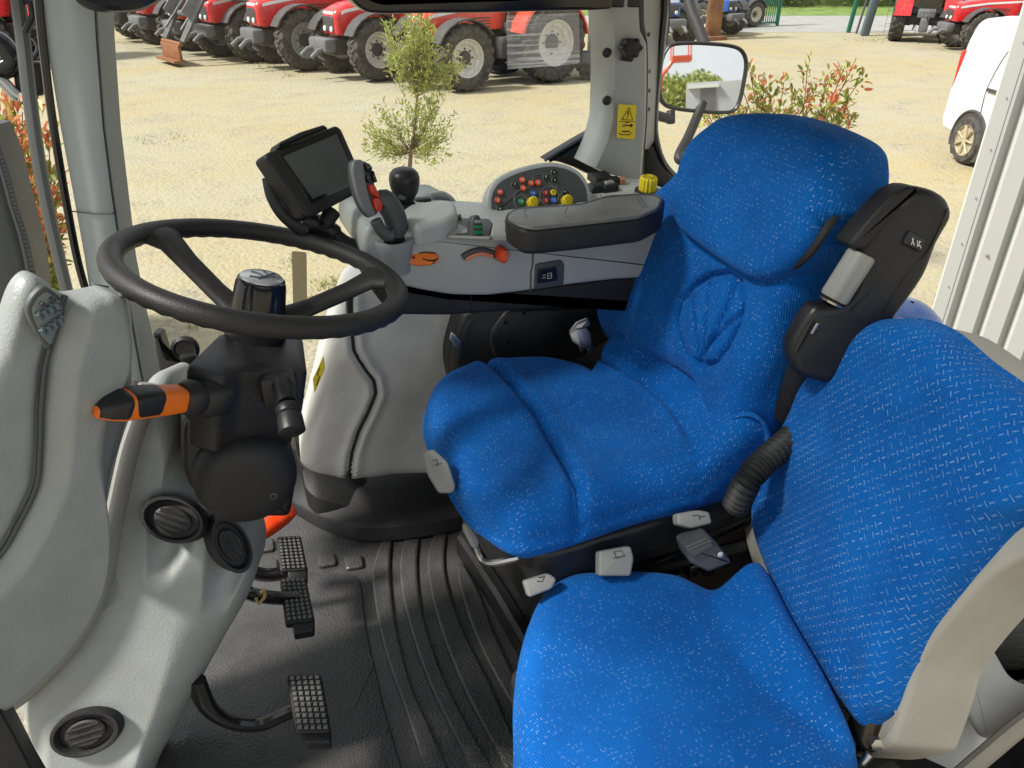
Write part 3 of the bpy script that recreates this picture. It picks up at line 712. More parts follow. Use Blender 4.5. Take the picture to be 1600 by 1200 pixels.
for rr, h in [(.0385, -.030), (.038, -.012), (.036, .014), (.0335, .022), (.029, .0245)]:
    ring = []
    for k in range(72):
        a = 2*math.pi*k/72; g = 1-.05*max(0, math.cos(6*a))**8*(1 if h < .02 else 0); ring.append(HF.w(rr*g*math.cos(a), rr*g*math.sin(a), h))
    cap.append(ring)
b.rings(cap); b.build('hub_cap', M['gloss'], wheel)
b = MB(); b.lathe([(.0305, .0235), (.0305, .0255), (.028, .0275), (.015, .0285), (.003, .0288)], HF.mat(), 40); disc = b.build('cap_disc', M['silver'], wheel)
b = MB()
for pts in [[(-.018,-.010),(-.004,-.012),(.008,.0),(.020,.012)], [(-.014,.010),(-.004,.004),(.0,-.006),(-.006,-.018)], [(.004,.018),(.008,.006),(.006,-.006),(-.002,-.014)], [(.018,-.004),(.010,-.006),(.002,-.012)]]:
    b.tube([HF.w(p[0], p[1], .0288) for p in cr(pts, 5, False)], .0012, 6)
b.build('leaf_emblem', M['darkgrey'], wheel)
# faceted housing
def ringpx(pts, off): return [SW.w(*SW.hit(u, v, off), off) for u, v in pts]
b = MB()
T = [(344,520),(474,526),(481,580),(376,582),(344,588),(290,572)]
Bq = [(330,592),(472,596),(478,632),(430,648),(342,652),(296,646)]
top = SW.hits([(q[0], q[1], -.105) for q in T]); 
def hull_ring(pts2, z, k=1.0):
    cx_ = sum(p[0] for p in pts2)/len(pts2); cy2 = sum(p[1] for p in pts2)/len(pts2)
    return [(cx_+(p[0]-cx_)*k, cy2+(p[1]-cy2)*k) for p in pts2]
o = rounded(top if area(top) > 0 else top[::-1], .008, 3)
rs = []
for k, z in [(.90, -.1045), (.97, -.106), (1.0, -.112), (1.005, -.150), (1.005, -.178), (.96, -.186), (.96, -.1861)]:
    rs.append([SW.w(*p, z) for p in hull_ring(o, z, k)])
b.rings(rs)
rs = []
for k, z in [(.93, -.184), (.90, -.225), (.80, -.232)]: rs.append([SW.w(*p, z) for p in hull_ring(o, z, k)])
b.rings(rs); hs = b.build('column_housing', M['black'], colm, 32)
b = MB(); rs = [[SW.w(*p, z) for p in hull_ring(o, z, 1.012)] for z in (-.149, -.1505)]; b.rings(rs); b.build('housing_seam', M['gloss'], hs)
# drum joint and neck under the housing
b = MB(); dc = W(388, 765, .95); df = Fr(dc, (1, 0, 0), (0, -1, 0))
b.lathe([(.073, -.16), (.073, -.040), (.071, -.024), (.065, -.011), (.054, -.003), (.038, .001), (.02, .002)], df.mat(), 48); b.build('tilt_drum', M['rubber'], colm)
b = MB()
for q in [(412,747),(427,775),(372,760)]:
    a, c = df.hit(*q); b.lathe([(.006, -.002), (.006, .001), (.0035, .0015), (.003, -.001)], df.mat(a, c), 14)
b.build('drum_screw', M['slate'], colm)
b = MB(); nf = Fr(W(370, 700, 1.02), RGT, (0, -1, .1)); o = nf.hits([(300,640),(428,640),(448,690),(462,740),(452,800),(380,800),(300,760),(283,720),(283,660)]); b.prism(rounded(o, .012, 4), nf, -.12, .02, .012); b.build('column_neck', M['black'], colm)
# orange and black shuttle lever on the left
b = MB(); lv0 = W(290, 622, .955); lv1 = W(150, 635, .90)
lx = (lv1-lv0); Ll = lx.length; lx.normalize(); zz_ = UPV*.75-FWD*.6; LF = Fr(lv0, lx, zz_-lx*zz_.dot(lx))
# lx along the lever, LF.z = up side
rs = []
for t, w1, hh, dz in [(-.12, .012, .012, 0), (0, .017, .016, 0), (.25, .018, .018, 0), (.5, .020, .018, 0), (.75, .0215, .017, -.001), (.9, .017, .012, -.004), (1.0, .006, .006, -.008)]:
    ring = []
    for k in range(20):
        a = 2*math.pi*k/20; ca, sa = math.cos(a), math.sin(a); e = .6
        ring.append(LF.w(Ll*t, w1*math.copysign(abs(ca)**e, ca), dz+hh*math.copysign(abs(sa)**e, sa)))
    rs.append(ring)
b.rings(rs); lev = b.build('shuttle_lever', M['orange'], colm, 50)
b = MB()
for t0, t1 in [(.34, .66), (.70, .985)]:
    rs = []
    keys = [(-.12, .012, .012, 0), (0, .017, .016, 0), (.25, .018, .018, 0), (.5, .020, .018, 0), (.75, .0215, .017, -.001), (.9, .017, .012, -.004), (1.0, .006, .006, -.008)]
    for j in range(15):
        t = t0+(t1-t0)*j/14; i = max(q for q in range(6) if keys[q][0] <= t); f_ = (t-keys[i][0])/(keys[i+1][0]-keys[i][0])
        w1, hh, dz = [keys[i][q]+(keys[i+1][q]-keys[i][q])*f_ for q in (1, 2, 3)]
        sp_ = 1-.35*max(0, 1-min(j, 14-j)/2.5)**2 if t1 < .9 else 1-.3*max(0, 1-j/2.5)**2
        k_ = 1.035+.02*sm(min(j, 14-j), 0, 2); ring = []
        for k in range(19):
            a = math.pi/2+(k/18-.5)*R_(222)*sp_; ca, sa = math.cos(a), math.sin(a); e = .6
            ring.append(LF.w(Ll*t, k_*w1*math.copysign(abs(ca)**e, ca), dz+k_*hh*math.copysign(abs(sa)**e, sa)))
        ring.append(LF.w(Ll*t, 0, dz)); rs.append(ring)
    b.rings(rs)
b.build('lever_grip', M['black'], lev, 50)
b = MB(); b.tube([LF.w(-.055, 0, 0), LF.w(-.03, 0, 0), LF.w(-.02, 0, 0), LF.w(-.004, 0, 0), LF.w(.006, 0, 0)], [.028, .030, .023, .025, .020], 20); b.build('lever_boot', M['black'], colm, 40)
# wiper stalk on the right side, pointing at the camera
b = MB(); k0 = W(440, 600, .965); k1 = W(449, 632, .92); k2 = W(457, 676, .885)
b.tube([k0, k1], [.014, .0135], 16); b.tube([k1, k1.lerp(k2, .1), k1.lerp(k2, .3), k1.lerp(k2, .34), k1.lerp(k2, .42), k2.lerp(k1, .04), k2], [.013, .0165, .0165, .0145, .0165, .0175, .015], 20); b.build('wiper_stalk', M['black'], colm, 40)
b = MB(); b.box(W(436, 605, .975), (.05, .03, .045), bev=.008); b.build('stalk_socket', M['black'], colm)

# ================================================================ PEDALS
def pedal(name, label, quad, z, armpts, tilt=(.1, -.15, 1), arm_r=.014):
    cx_ = sum(q[0] for q in quad)/4; cyy = sum(q[1] for q in quad)/4
    o = Z(cx_, cyy, z); f = Fr(o, Z(*quad[1], z)-Z(*quad[0], z), tilt)
    t = thing(name, label, 'pedal', (o.x, o.y, FZ), 'foot pedals on the cab floor')
    q2 = f.hits(quad)
    b = MB(); b.prism(rounded(q2, .008, 4), f, -.012, .004, .003)
    b.prism(rounded(f.hits([(quad[3][0]+10, quad[3][1]-8), (quad[2][0], quad[2][1]-8), (quad[2][0], quad[2][1]+14), (quad[3][0]+14, quad[3][1]+14)]), .006), f, -.02, .0, .004)
    pad = b.build('pad', M['rubber'], t)
    b = MB(); A, B2, C_, D_ = [V(p) for p in q2]
    for i in range(10):
        for j in range(5):
            s_, r_ = (j+.8)/5.6, (i+.8)/10.6
            p = A.lerp(B2, s_).lerp(D_.lerp(C_, s_), r_); w_ = (A-B2).length*.062; h_ = (A-D_).length*.030
            b.prism([(p.x-w_, p.y-h_), (p.x+w_, p.y-h_), (p.x+w_, p.y+h_), (p.x-w_, p.y+h_)], f, .004, .0085, .0012, 1)
    b.build('tread', M['rubtop'], pad)
    b = MB(); b.tube([W(*q) for q in cr(armpts, 5, False)], arm_r, 10, sq=(.7, 1.3)); b.build('arm', M['gloss'], t)
    return t
M['rubtop'] = plastic('rubber_worn', (.13, .13, .125), .5, var=.2, vscale=40)
pedal('clutch_pedal', 'black tread pedal on a curved arm, nearest the camera and alone on the floor mat', [(448,1056),(502,1054),(518,1146),(462,1146)], 1.53, [(305,1060,.97),(325,1105,.965),(360,1128,.96),(405,1132,.955),(440,1118,.95),(470,1105,.95)], arm_r=.017)
bp_ = pedal('brake_pedal', 'lower pedal of the close pair, with a yellow clip on its arm', [(437,906),(478,904),(492,970),(446,976)], 1.53, [(360,900,1.20),(385,925,1.19),(410,932,1.18),(440,935,1.18),(465,935,1.18)])
b = MB(); LOC_ = b.tube([W(*q) for q in [(400,934,1.17),(404,944,1.165),(414,932,1.165),(413,920,1.165),(408,926,1.165)]], .0035, 8); b.build('spring_clip', plastic('brass_clip', (.55, .42, .18), .4), bp_)
pedal('brake_pedal', 'upper pedal of the close pair, just below the orange hose', [(432,840),(470,838),(481,892),(438,894)], 1.54, [(360,880,1.32),(400,896,1.31),(430,898,1.305),(455,890,1.30)], tilt=(.1, -.25, 1))
b = MB(); rs = []
pth = [W(*q) for q in cr([(452,795,1.34),(440,808,1.345),(424,820,1.35),(405,832,1.36),(380,840,1.37)], 8, False)]
b.tube(pth, [.015+.005*(i % 2) for i in range(len(pth))], 18); bel = b.build('bellows', M['redor']); tag(bel, 'orange corrugated rubber hose behind the brake pedals', 'hose')

# ================================================================ ARMREST CONSOLE
con = thing('armrest_console', 'grey control console with black padded armrest right of the driver seat', 'control console', (.5, 1.3, 2.0))
CS = Fr(W(740, 420, 1.20), (1, 0, 0), (0, -1, 0))
sidep = [(566,400),(566,372),(574,352),(640,362),(700,362),(775,363),(829,366),(1000,344),(1100,328),(1100,430),(960,438),(900,445),(829,455),(800,459),(764,463),(735,463),(704,462),(662,455),(622,446),(606,432),(590,420)]
b = MB(); o = CS.hits(sidep); b.prism(rounded(o, .012, 4), CS, -.20, .0, .010, 4); body = b.build('console_body', M['grey'], con, 45)
b = MB(); b.tube([CS.w(*CS.hit(*q), .0003) for q in [(833,384),(832,415),(829,425),(829,455)]], .0016, 6); b.build('panel_joint', M['darkgrey'], body)
# nose block rising round the joysticks
NF = Fr(Z(640, 365, 2.215), (1, 0, 0), (0, -.05, 1))
b = MB(); o = NF.hits([(566,366),(576,348),(610,338),(660,333),(705,338),(790,345),(830,352),(770,357),(700,361),(640,363),(590,366),(570,366)]); b.prism(rounded(o, .02, 4), NF, -.09, .0, .012, 4); b.build('console_top', M['grey'], body, 45)
b = MB(); o = NF.hits([(618,347,.02),(640,330,.02),(690,322,.02),(712,326,.02),(716,345,.02),(700,356,.02),(650,366,.02)]); b.prism(rounded(o, .012, 4), NF, 0, .035, .012, 4)
plat = b.build('joystick_plinth', M['grey'], body, 45)
b = MB()   # half-round grey dome behind
hf2 = Fr(W(705, 330, 1.40), (1, 0, 0), (0, -1, .1)); o = hf2.hits([(655,345),(655,312),(668,302),(690,300),(706,308),(716,322),(722,340),(722,350)]); b.prism(rounded(o, .01, 3), hf2, -.10, 0, .015); dome = b.build('rear_pod', M['pillar_side'], body, 45)
b = MB(); b.tube([hf2.w(*hf2.hit(*q), .002) for q in cr([(672,303),(690,301),(705,310),(716,326)], 5, False)], .004, 8); b.build('pod_edge', M['grey'], dome)
b = MB(); b.box(hf2.w(*hf2.hit(658, 312), .01), (.03, .02, .012), bev=.004); b.build('pod_clip', M['black'], dome)
# open storage bin with a pocket phone style remote
b = MB(); o = NF.hits([(703,373),(709,346),(722,344),(764,345),(770,352),(764,374)]); b.prism(rounded(o, .006), NF, .001, .0045, .002); bn = b.build('storage_bin', M['black'], body)
b = MB(); rim = NF.hits([(701,374),(708,345),(720,343)]); b.tube([NF.w(p[0], p[1], .006) for p in rim], .004, 8)
b.tube([NF.w(*NF.hit(*q), .004) for q in [(701,374),(764,376),(772,372)]], .0035, 8); b.build('bin_rim', M['lightgrey'], bn)
b = MB(); o = NF.hits([(766,375),(770,356),(790,352),(800,362),(798,376)]); b.prism(rounded(o, .006), NF, .0, .012, .005); b.build('bin_lid', M['lightgrey'], bn)
rm = thing('paddle_switch', 'small black and green paddle switch standing in the console bin', 'switch', tuple(NF.w(*NF.hit(744, 370))))
b = MB(); pf = Fr(NF.w(*NF.hit(744, 372)), RGT, (.35, -.9, .3)); o = pf.hits([(734,370),(735,345),(739,336),(746,336),(751,348),(754,374)]); b.prism(rounded(o, .004), pf, -.008, .006, .003); bs = b.build('paddle', M['darkgrey'], rm)
b = MB()
for q in [[(738,353),(748,353),(749,357),(738,357)], [(738,361),(750,361),(751,366),(738,366)]]: b.prism(pf.hits(q), pf, .006, .0075)
b.build('green_stripe', M['greenicon'], bs)
b = MB(); b.prism(pf.hits([(738,344),(747,344),(748,349),(738,349)]), pf, .006, .0075); b.build('grey_stripe', M['silver'], bs)
# throttle arc and orange knob, orange sticker
b = MB(); arc = [CS.w(*CS.hit(*q), .001) for q in cr([(722,402),(735,394),(752,391),(770,396),(782,404)], 6, False)]; b.tube(arc, .0055, 8, sq=(1, 1.1)); b.build('throttle_slot', M['darkgrey'], body)
b = MB(); arc = [CS.w(*CS.hit(*q), .004) for q in cr([(727,404),(738,398),(752,395),(768,399)], 6, False)]; b.tube(arc, .004, 8); b.build('throttle_scale', flat('faded_orange', (.72, .22, .12), .5), body)
b = MB(); p0 = CS.w(*CS.hit(780, 396), -.004); b.tube([p0, p0+V((0, -.012, .002)), p0+V((0, -.026, .004)), p0+V((0, -.031, .005))], [.011, .013, .012, .008], 18, sq=(.8, 1.15)); b.build('throttle_knob', M['redor'], con, 40)
stf = Fr(CS.w(*CS.hit(652, 404), .003), (1, 0, .02), (0, -1, .55))
b = MB(); o = stf.hits([(616,404),(640,399),(650,391),(670,392),(684,398),(687,406),(680,412),(660,415),(640,412),(622,408)]); b.prism(rounded(o, .004, 3), stf, -.010, .0015, .001); st2 = b.build('direction_sticker', M['orange'], con)
b = MB()
for q in [[(655,396),(662,394),(680,396)], [(660,405),(676,408),(684,404)], [(640,402),(648,404),(646,400)], [(668,408),(682,406),(676,412)]]: b.tube([stf.w(*stf.hit(*p), .0018) for p in q], .0012, 5)
b.build('arrow_mark', M['black'], st2)
# joystick cup
b = MB(); cf = Fr(Z(614, 378, 2.215), (1, 0, 0), (.0, -.15, 1)); b.lathe([(.030, -.05), (.033, -.01), (.036, .006), (.034, .012), (.027, .010), (.022, -.02), (.01, -.03)], cf.mat(), 36); b.build('joystick_cup', M['pillar_side'], con, 50)
b = MB(); b.lathe([(.021, -.01), (.021, .011), (.01, .014)], cf.mat(), 24); b.build('cup_boot', M['gloss'], con)
# rocker switch on the side
rsf = [(836,412),(876,405),(881,412),(880,445),(834,452)]
b = MB(); o = CS.hits(rsf); b.prism(rounded(o, .006), CS, -.003, .003, .002); sw = b.build('switch_bezel', M['darkgrey'], con)
b = MB(); o = CS.hits([(838,420),(868,415),(870,437),(838,442)]); b.prism(rounded(o, .004), CS, .003, .0045, .001); b.build('switch_rocker', M['gloss'], sw)
b = MB()
for q in [((846,429),(851,428.3)),((846,433),(851,432.3)),((854,426),(860,425)),((854,430),(860,429)),((854,434),(860,433)),((854,426),(854,434)),((860,425),(860,433))]: b.tube([CS.w(*CS.hit(*q[0]), .005), CS.w(*CS.hit(*q[1]), .005)], .0005, 4)
b.build('switch_symbol', M['white'], sw)
# black underside
b = MB(); o = CS.hits([(577,445),(600,440),(622,447),(704,463),(764,464),(829,456),(960,439),(1080,428),(1080,500),(980,480),(900,480),(840,488),(760,494),(700,498),(618,497),(600,480),(585,460)]); b.prism(rounded(o, .012), CS, -.20, -.010, .01); ub = b.build('console_base', M['blacksoft'], con)
b = MB(); b.tube([CS.w(*CS.hit(*q), -.0098) for q in [(739,465),(739,497)]], .001, 5); b.build('base_joint', M['gloss'], ub)
# armrest pad; its top is coloured lighter for the light falling on it
PF = Fr(Z(920, 335, 2.245), (1, 0, 0), (0, -.02, 1))
o = PF.hits([(790,346),(789,336),(800,330),(815,326),(880,323),(905,321),(945,308),(1000,305),(1026,306),(1040,313),(1034,330),(1005,345),(900,357),(835,363),(815,362)])
b = MB(); b.prism(rounded(o, .014, 4), PF, -.040, .006, .010, 4, both=True); pad = b.build('armrest_pad', M['blacksoft'], con, 50)
b = MB(); o = PF.hits([(794,344,.006),(794,337,.006),(806,330,.006),(880,325,.006),(908,323,.006),(948,311,.006),(1000,307,.006),(1024,309,.006),(1034,315,.006),(1028,328,.006),(1000,341,.006),(900,352,.006),(834,359,.006),(812,355,.006)])
b.prism(rounded(o, .012, 4), PF, .005, .010, .004); b.build('pad_lit_top', plastic('pad_lit_vinyl', (.10, .10, .098), .42, grain=.35, gscale=450, var=.1, dust=(.22, .21, .2, .4)), pad, 50)
b = MB()
for q in [[(823,348),(819,340),(822,330)], [(885,349),(882,341),(886,333)], [(949,342),(940,327),(938,313)], [(1005,334),(995,318),(990,309)], [(1010,333),(1000,317),(996,309)]]:
    b = MB(); b.tube([PF.w(*PF.hit(*p), .0100) for p in q], .0010, 5); b.build('pad_seam', M['slate'], pad)
# control panel: half-round plate with coloured buttons
CPF = Fr(W(840, 300, 1.36), W(925, 300, 1.38)-W(765, 320, 1.36), (-.05, -1, .55))
cpo = [(764,343),(759,320),(762,298),(775,279),(800,265),(830,256),(860,252),(885,256),(905,266),(918,282),(924,300),(926,330),(900,345),(800,350)]
o = CPF.hits(cpo); o = cr(o[:12], 5, False)+o[12:]
b = MB(); b.prism(o, CPF, -.03, .0, .008, 4); cpn = b.build('control_panel', M['grey'], con, 40)
oc = (sum(p[0] for p in o)/len(o), sum(p[1] for p in o)/len(o))
b = MB(); b.prism(inset(o if area(o) > 0 else o[::-1], .0105), CPF, -.001, .0015, .001); face = b.build('panel_face', M['slate'], cpn)
def zb(x, y): return (700+x*.28329, 220+y*.28329)
b = MB()
lines = [[(365,352),(362,300),(385,275),(430,262),(470,240),(468,192),(545,180),(560,240),(600,262)], [(437,325),(510,325)], [(437,335),(510,335)], [(610,300),(640,290)], [(600,250),(590,240)]]
for L in lines: b.tube([CPF.w(*CPF.hit(*zb(*p)), .002) for p in L], .0007, 4)
for cx_, cyy, rr in [(400,338,38),(556,305,52)]: b.tube([CPF.w(*CPF.hit(*zb(cx_+rr*math.cos(a*.3), cyy+rr*1.02*math.sin(a*.3))), .002) for a in range(22)], .0007, 4)
b.build('panel_diagram', M['lightgrey'], face)
btn = [((408,218),'redor','N'),((457,236),'redor','D'),((495,233),'redor','R'),((413,263),'redor','A'),((286,286),'redor','M'),((272,330),'redor','B'),((283,376),'black','o'),((365,243),'black','f'),((537,203),'black','F'),((581,176),'black','t'),((584,218),'black','t'),((641,287),'black','^'),((469,293),'blueicon','='),((474,332),'blueicon','-'),((537,290),'redicon','F'),((578,287),'yellow','P'),((539,333),'redicon','F'),((583,330),'blueicon','2'),((402,338),'greenicon','4')]
for (x, y), mn, ch in btn:
    a, c = CPF.hit(*zb(x, y)); b = MB(); b.lathe([(.0060, .001), (.0060, .004), (.0050, .005), (.001, .0052)], CPF.mat(a, c), 18); bo = b.build('button', M[mn], cpn)
    b = MB(); b.lathe([(.0066, .0015), (.0066, .0028), (.0059, .0028)], CPF.mat(a, c), 18); b.build('button_ring', M['lightgrey'] if mn == 'black' else M['slate'], bo)
    b = MB(); b.text(ch, .0078, CPF.mat(a, c, .0053)); b.build('button_symbol', M['white'] if mn not in ('yellow',) else M['black'], bo)
b = MB()
for x, y in [(460,345),(648,335)]:
    a, c = CPF.hit(*zb(x, y)); kf2 = Fr(CPF.w(a, c, .0), CPF.x, CPF.z)
    b = MB(); b.prism([((.0105+.0006*math.cos(12*t))*math.cos(t), (.0105+.0006*math.cos(12*t))*math.sin(t)) for t in [2*math.pi*k/60 for k in range(60)]], kf2, .0, .018, .004)
    b.build('panel_dial', M['yellow'], cpn)
# belt buckle stalk and black side parts between console and seat
b = MB(); kf3 = Fr(W(905, 530, 1.27), RGT, (-.1, -1, .3)); o = kf3.hits([(890,522),(900,514),(916,512),(922,520),(926,540),(928,548),(920,552),(917,544),(912,546),(908,552),(904,540),(894,534)]); b.prism(rounded(o, .002, 2), kf3, -.006, .003, .002)
o = kf3.hits([(893,520),(905,505),(922,498),(926,510),(912,518),(900,530)]); b.prism(rounded(o, .003, 2), kf3, -.02, -.008, .004); bz = b.build('belt_bracket', M['steel']); tag(bz, 'bare steel belt bracket bolted beside the driver seat', 'bracket')

# ================================================================ MONITOR
mon = thing('display_monitor', 'black tilted touch screen monitor on a curved arm beside the wheel', 'monitor', tuple(W(540, 380, 1.27)))
MF = Fr(W(490, 265, 1.27), W(530, 196, 1.30)-W(413, 243, 1.24), (.42, -.80, .42))
b = MB(); o = MF.hits([(413,243),(424,228),(470,205),(510,194),(524,194),(536,202),(560,243),(566,262),(556,290),(552,300),(488,338),(476,338),(468,330),(434,280)])
o2 = MF.hits([(413,246),(418,238),(526,195),(534,200),(572,286),(568,297),(486,340),(475,338)])
b.prism(rounded(o2, .008, 4), MF, -.032, .0, .006, 4); mh = b.build('monitor_housing', M['black'], mon, 45)
b = MB(); o = MF.hits([(433,232),(437,222),(470,206),(505,195),(512,200),(508,209),(470,224)]); b.prism(rounded(o, .003), MF, -.028, .003, .004); b.build('top_grip', M['blacksoft'], mh)
b = MB(); o = MF.hits([(434,243),(528,203),(562,286),(484,320)]); b.prism(rounded(o, .003), MF, -.001, .0015, .001); b.build('screen_bezel', M['gloss'], mh)
b = MB(); o = MF.hits([(442,245),(525,210),(556,281),(488,311)]); b.prism(o, MF, .001, .0022); b.build('screen', M['screen'], mh)
b = MB(); b.tube([MF.w(*MF.hit(*q), -.040) for q in cr([(438,268),(444,296),(458,322),(478,342),(498,354)], 5, False)], .010, 10, sq=(1, .7)); b.build('rear_clamp', M['black'], mon)
b = MB(); b.tube([W(*q) for q in [(448,306,1.26),(456,330,1.26),(458,350,1.27)]], .003, 6)
for i in range(9): p = W(449+i, 308+i*4.5, 1.255); b.lathe([(.005, -.0012), (.005, .0012)], Fr(p, RGT, (.2, 0, 1)).mat(), 10)
b.build('coiled_cable', M['rubber'], mon)
b = MB(); b.tube([W(*q) for q in cr([(470,345,1.28),(492,352,1.28),(515,362,1.28),(535,378,1.27),(560,390,1.25),(590,398,1.24)], 6, False)], [.020]*7+[.018]*8+[.014]*8+[.012]*8, 12, sq=(.8, 1)); b.tube([W(*q) for q in [(495,350,1.29),(510,345,1.27),(520,330,1.28)]], .014, 12); b.build('monitor_arm', M['black'], mon)

# ================================================================ MULTIFUNCTION JOYSTICK + ROUND JOYSTICK
js = thing('control_joystick', 'grey and black paddle shaped joystick with red buttons standing in a grey cup', 'joystick', tuple(cf.o))
JF = Fr(W(585, 310, 1.20), RGT, (.50, -.80, .25))
def zj(x, y): return (400+x*.31667, 180+y*.31667)
pd = [(470,260),(475,228),(495,216),(530,222),(555,232),(575,270),(590,330),(598,390),(612,440),(610,470),(600,490),(575,502),(555,500),(520,460),(490,390),(474,320)]
b = MB(); o = JF.hits([zj(*q) for q in pd]); b.prism(cr(o, 4), JF, -.012, .0, .006, both=True); jp = b.build('paddle_head', M['darkgrey'], js, 50)
b = MB(); o = JF.hits([zj(*q) for q in [(472,268),(478,232),(498,219),(522,226),(528,260),(540,340),(560,420),(585,480),(574,498),(556,496),(524,458),(494,388),(478,320)]]); b.prism(cr(o, 4), JF, -.004, .0035, .003); b.build('paddle_face', plastic('js_grey', (.17, .175, .18), .45), jp, 50)
b = MB()
for q in [[(530,240),(548,238),(566,262),(558,282),(540,276)], [(530,300),(545,296),(560,325),(548,338)], [(565,270),(576,290),(590,330),(578,335),(566,305)]]: b.prism(rounded(JF.hits([zj(*p) for p in q]), .003), JF, .0, .006, .002)
b.build('black_button', M['gloss'], jp)
b = MB()
for q in [[(545,345),(572,342),(584,368),(602,402),(596,412),(560,385)], [(568,412),(590,408),(612,432),(612,462),(600,478),(580,466)]]: b.prism(rounded(JF.hits([zj(*p) for p in q]), .003), JF, .0, .007, .002)
b.build('red_button', plastic('btn_red', (.62, .05, .02), .35), jp)
b = MB(); ph = [W(*zj(*q), 1.21) for q in cr([(585,440),(630,420),(670,470),(692,530),(690,590),(680,625)], 5, False)]
b.tube(ph, [.012+.006*sm(i, 0, 6)-.003*sm(i, 14, 25) for i in range(len(ph))], 18, sq=(.85, 1.05)); b.build('stem', M['darkgrey'], js, 50)
b = MB(); b.tube([W(*zj(*q), 1.185) for q in cr([(590,520),(612,560),(640,590),(676,590)], 5, False)], .010, 10); b.build('stem_grip', M['slate'], js, 50)
kj = thing('knob_joystick', 'black egg shaped joystick with two round buttons behind the paddle joystick', 'joystick', tuple(W(634, 338, 1.33)))
kz = Fr(W(635, 336, 1.33), (1, 0, 0), (-.03, -.12, 1))
hgt = (W(633, 268, 1.33)-W(635, 336, 1.33)).length
b = MB(); b.lathe([(.026, -.004), (.026, .004), (.021, .010), (.023, .013), (.019, .018), (.016, .026)], kz.mat(), 28); b.build('bellows_boot', M['rubber'], kj)
b = MB(); rs = []
for r_, t in [(.013, .26), (.0165, .36), (.023, .50), (.0265, .66), (.027, .78), (.025, .88), (.020, .95), (.012, .99), (.003, 1.0)]:
    rs.append([kz.w(r_*math.cos(2*math.pi*k/36)*(1+.04*math.cos(6*math.pi*k/36)), r_*math.sin(2*math.pi*k/36), hgt*1.12*t) for k in range(36)])
b.rings(rs); kb = b.build('grip', M['black'], kj, 60)
b = MB()
for u, v in [(630,290),(629,307)]:
    p = W(u, v, 1.33-.024); b.lathe([(.0068, -.004), (.0068, .002), (.006, .0035), (.002, .004)], Fr(p, RGT, (.05, -1, .35)).mat(), 20)
b.build('thumb_button', M['slate'], kb)

# ================================================================ WING MIRROR
mc = D(1098, 121, 2.25)
din = (mc-CAM).normalized()
dout = V((.20, -1, .085)).normalized(); nm = (dout-din).normalized()
MR = Fr(mc, RGT, nm)
mir = thing('wing_mirror', 'black framed rounded wing mirror on a bent tube outside the cab', 'mirror', tuple(mc))
mo = [(1028,130),(1031,98),(1038,78),(1050,67),(1075,64),(1110,65),(1145,69),(1162,78),(1169,98),(1165,130),(1158,160),(1148,175),(1130,179),(1090,177),(1052,172),(1036,164),(1029,150)]
b = MB(); o = cr(MR.hits(mo), 5); o = o if area(o) > 0 else o[::-1]
io = inset(o, .011)
rs = [[MR.w(a, c, -.05) for a, c in inset(o, .02)], [MR.w(a, c, -.03) for a, c in inset(o, .004)], [MR.w(a, c, -.01) for a, c in o], [MR.w(a, c, .003) for a, c in inset(o, .001)], [MR.w(a, c, .006) for a, c in inset(o, .005)], [MR.w(a, c, .003) for a, c in inset(o, .010)], [MR.w(a, c, -.003) for a, c in io]]
b.rings(rs, True, False); b.build('mirror_housing', M['black'], mir, 60)
mm, nt, p = nodes('mirror_glass'); p.inputs['Base Color'].default_value = (.86, .88, .88, 1); p.inputs['Metallic'].default_value = 1; p.inputs['Roughness'].default_value = .015
b = MB(); b.prism(io, MR, -.006, -.002); b.build('mirror_glass', mm, mir)
b = MB(); b.tube([D(*q) for q in cr([(1098,160,2.29),(1088,185,2.28),(1075,215,2.24),(1062,240,2.2),(1062,250,2.19),(1075,250,2.19)], 5, False)], .014, 12)
b.tube([D(*q) for q in [(1016,176,1.95),(1032,182,2.0),(1048,186,2.05)]], .0125, 12); b.tube([D(*q) for q in [(1048,192,2.05),(1048,174,2.05)]], .012, 12)
b.tube([D(*q) for q in cr([(1072,-40,2.5),(1078,10,2.45),(1092,45,2.4),(1104,80,2.35)], 5, False)], .018, 10); b.build('mirror_arm', M['rubber'], mir)
b = MB(); b.lathe([(.024, -.02), (.026, .0), (.02, .012), (.01, .014)], Fr(D(1078, 248, 2.18), RGT, (.3, -.9, .2)).mat(), 20); b.build('mirror_pivot', M['gloss'], mir)
# front lamp / mirror bracket outside the windscreen (top left) and exhaust stack guard (left edge)
lamp = thing('work_lamp', 'black work lamp with round bezel outside the windscreen at upper left', 'lamp', tuple(W(40, 120, 1.9)))
lf2 = Fr(W(40, 120, 1.9), RGT, (-.1, -1, .1)); b = MB()
b.prism(rounded(lf2.hits([(16,96),(62,96),(69,110),(68,150),(40,152),(22,140)]), .01), lf2, -.05, .0, .01); lh = b.build('lamp_housing', M['black'], lamp)
b = MB(); b.tube([lf2.w(*lf2.hit(*q), .006) for q in cr([(10,92),(22,90),(40,94),(58,86),(62,72),(54,58)], 5, False)], .006, 8); b.tube([lf2.w(*lf2.hit(*q), .0) for q in cr([(-30,60),(0,66),(20,96),(0,110),(-30,112)], 5, False)], .02, 10); b.build('lamp_bracket', M['gloss'], lamp)
b = MB(); b.tube([W(*q, 1.9) for q in cr([(-30,108),(0,124),(22,146),(30,150)], 5, False)], .012, 10); b.build('lamp_rim', M['silver'], lamp)
ex = thing('exhaust_stack', 'dark exhaust stack with perforated guard at left edge of the windscreen', 'exhaust', tuple(W(10, 500, 1.75)))
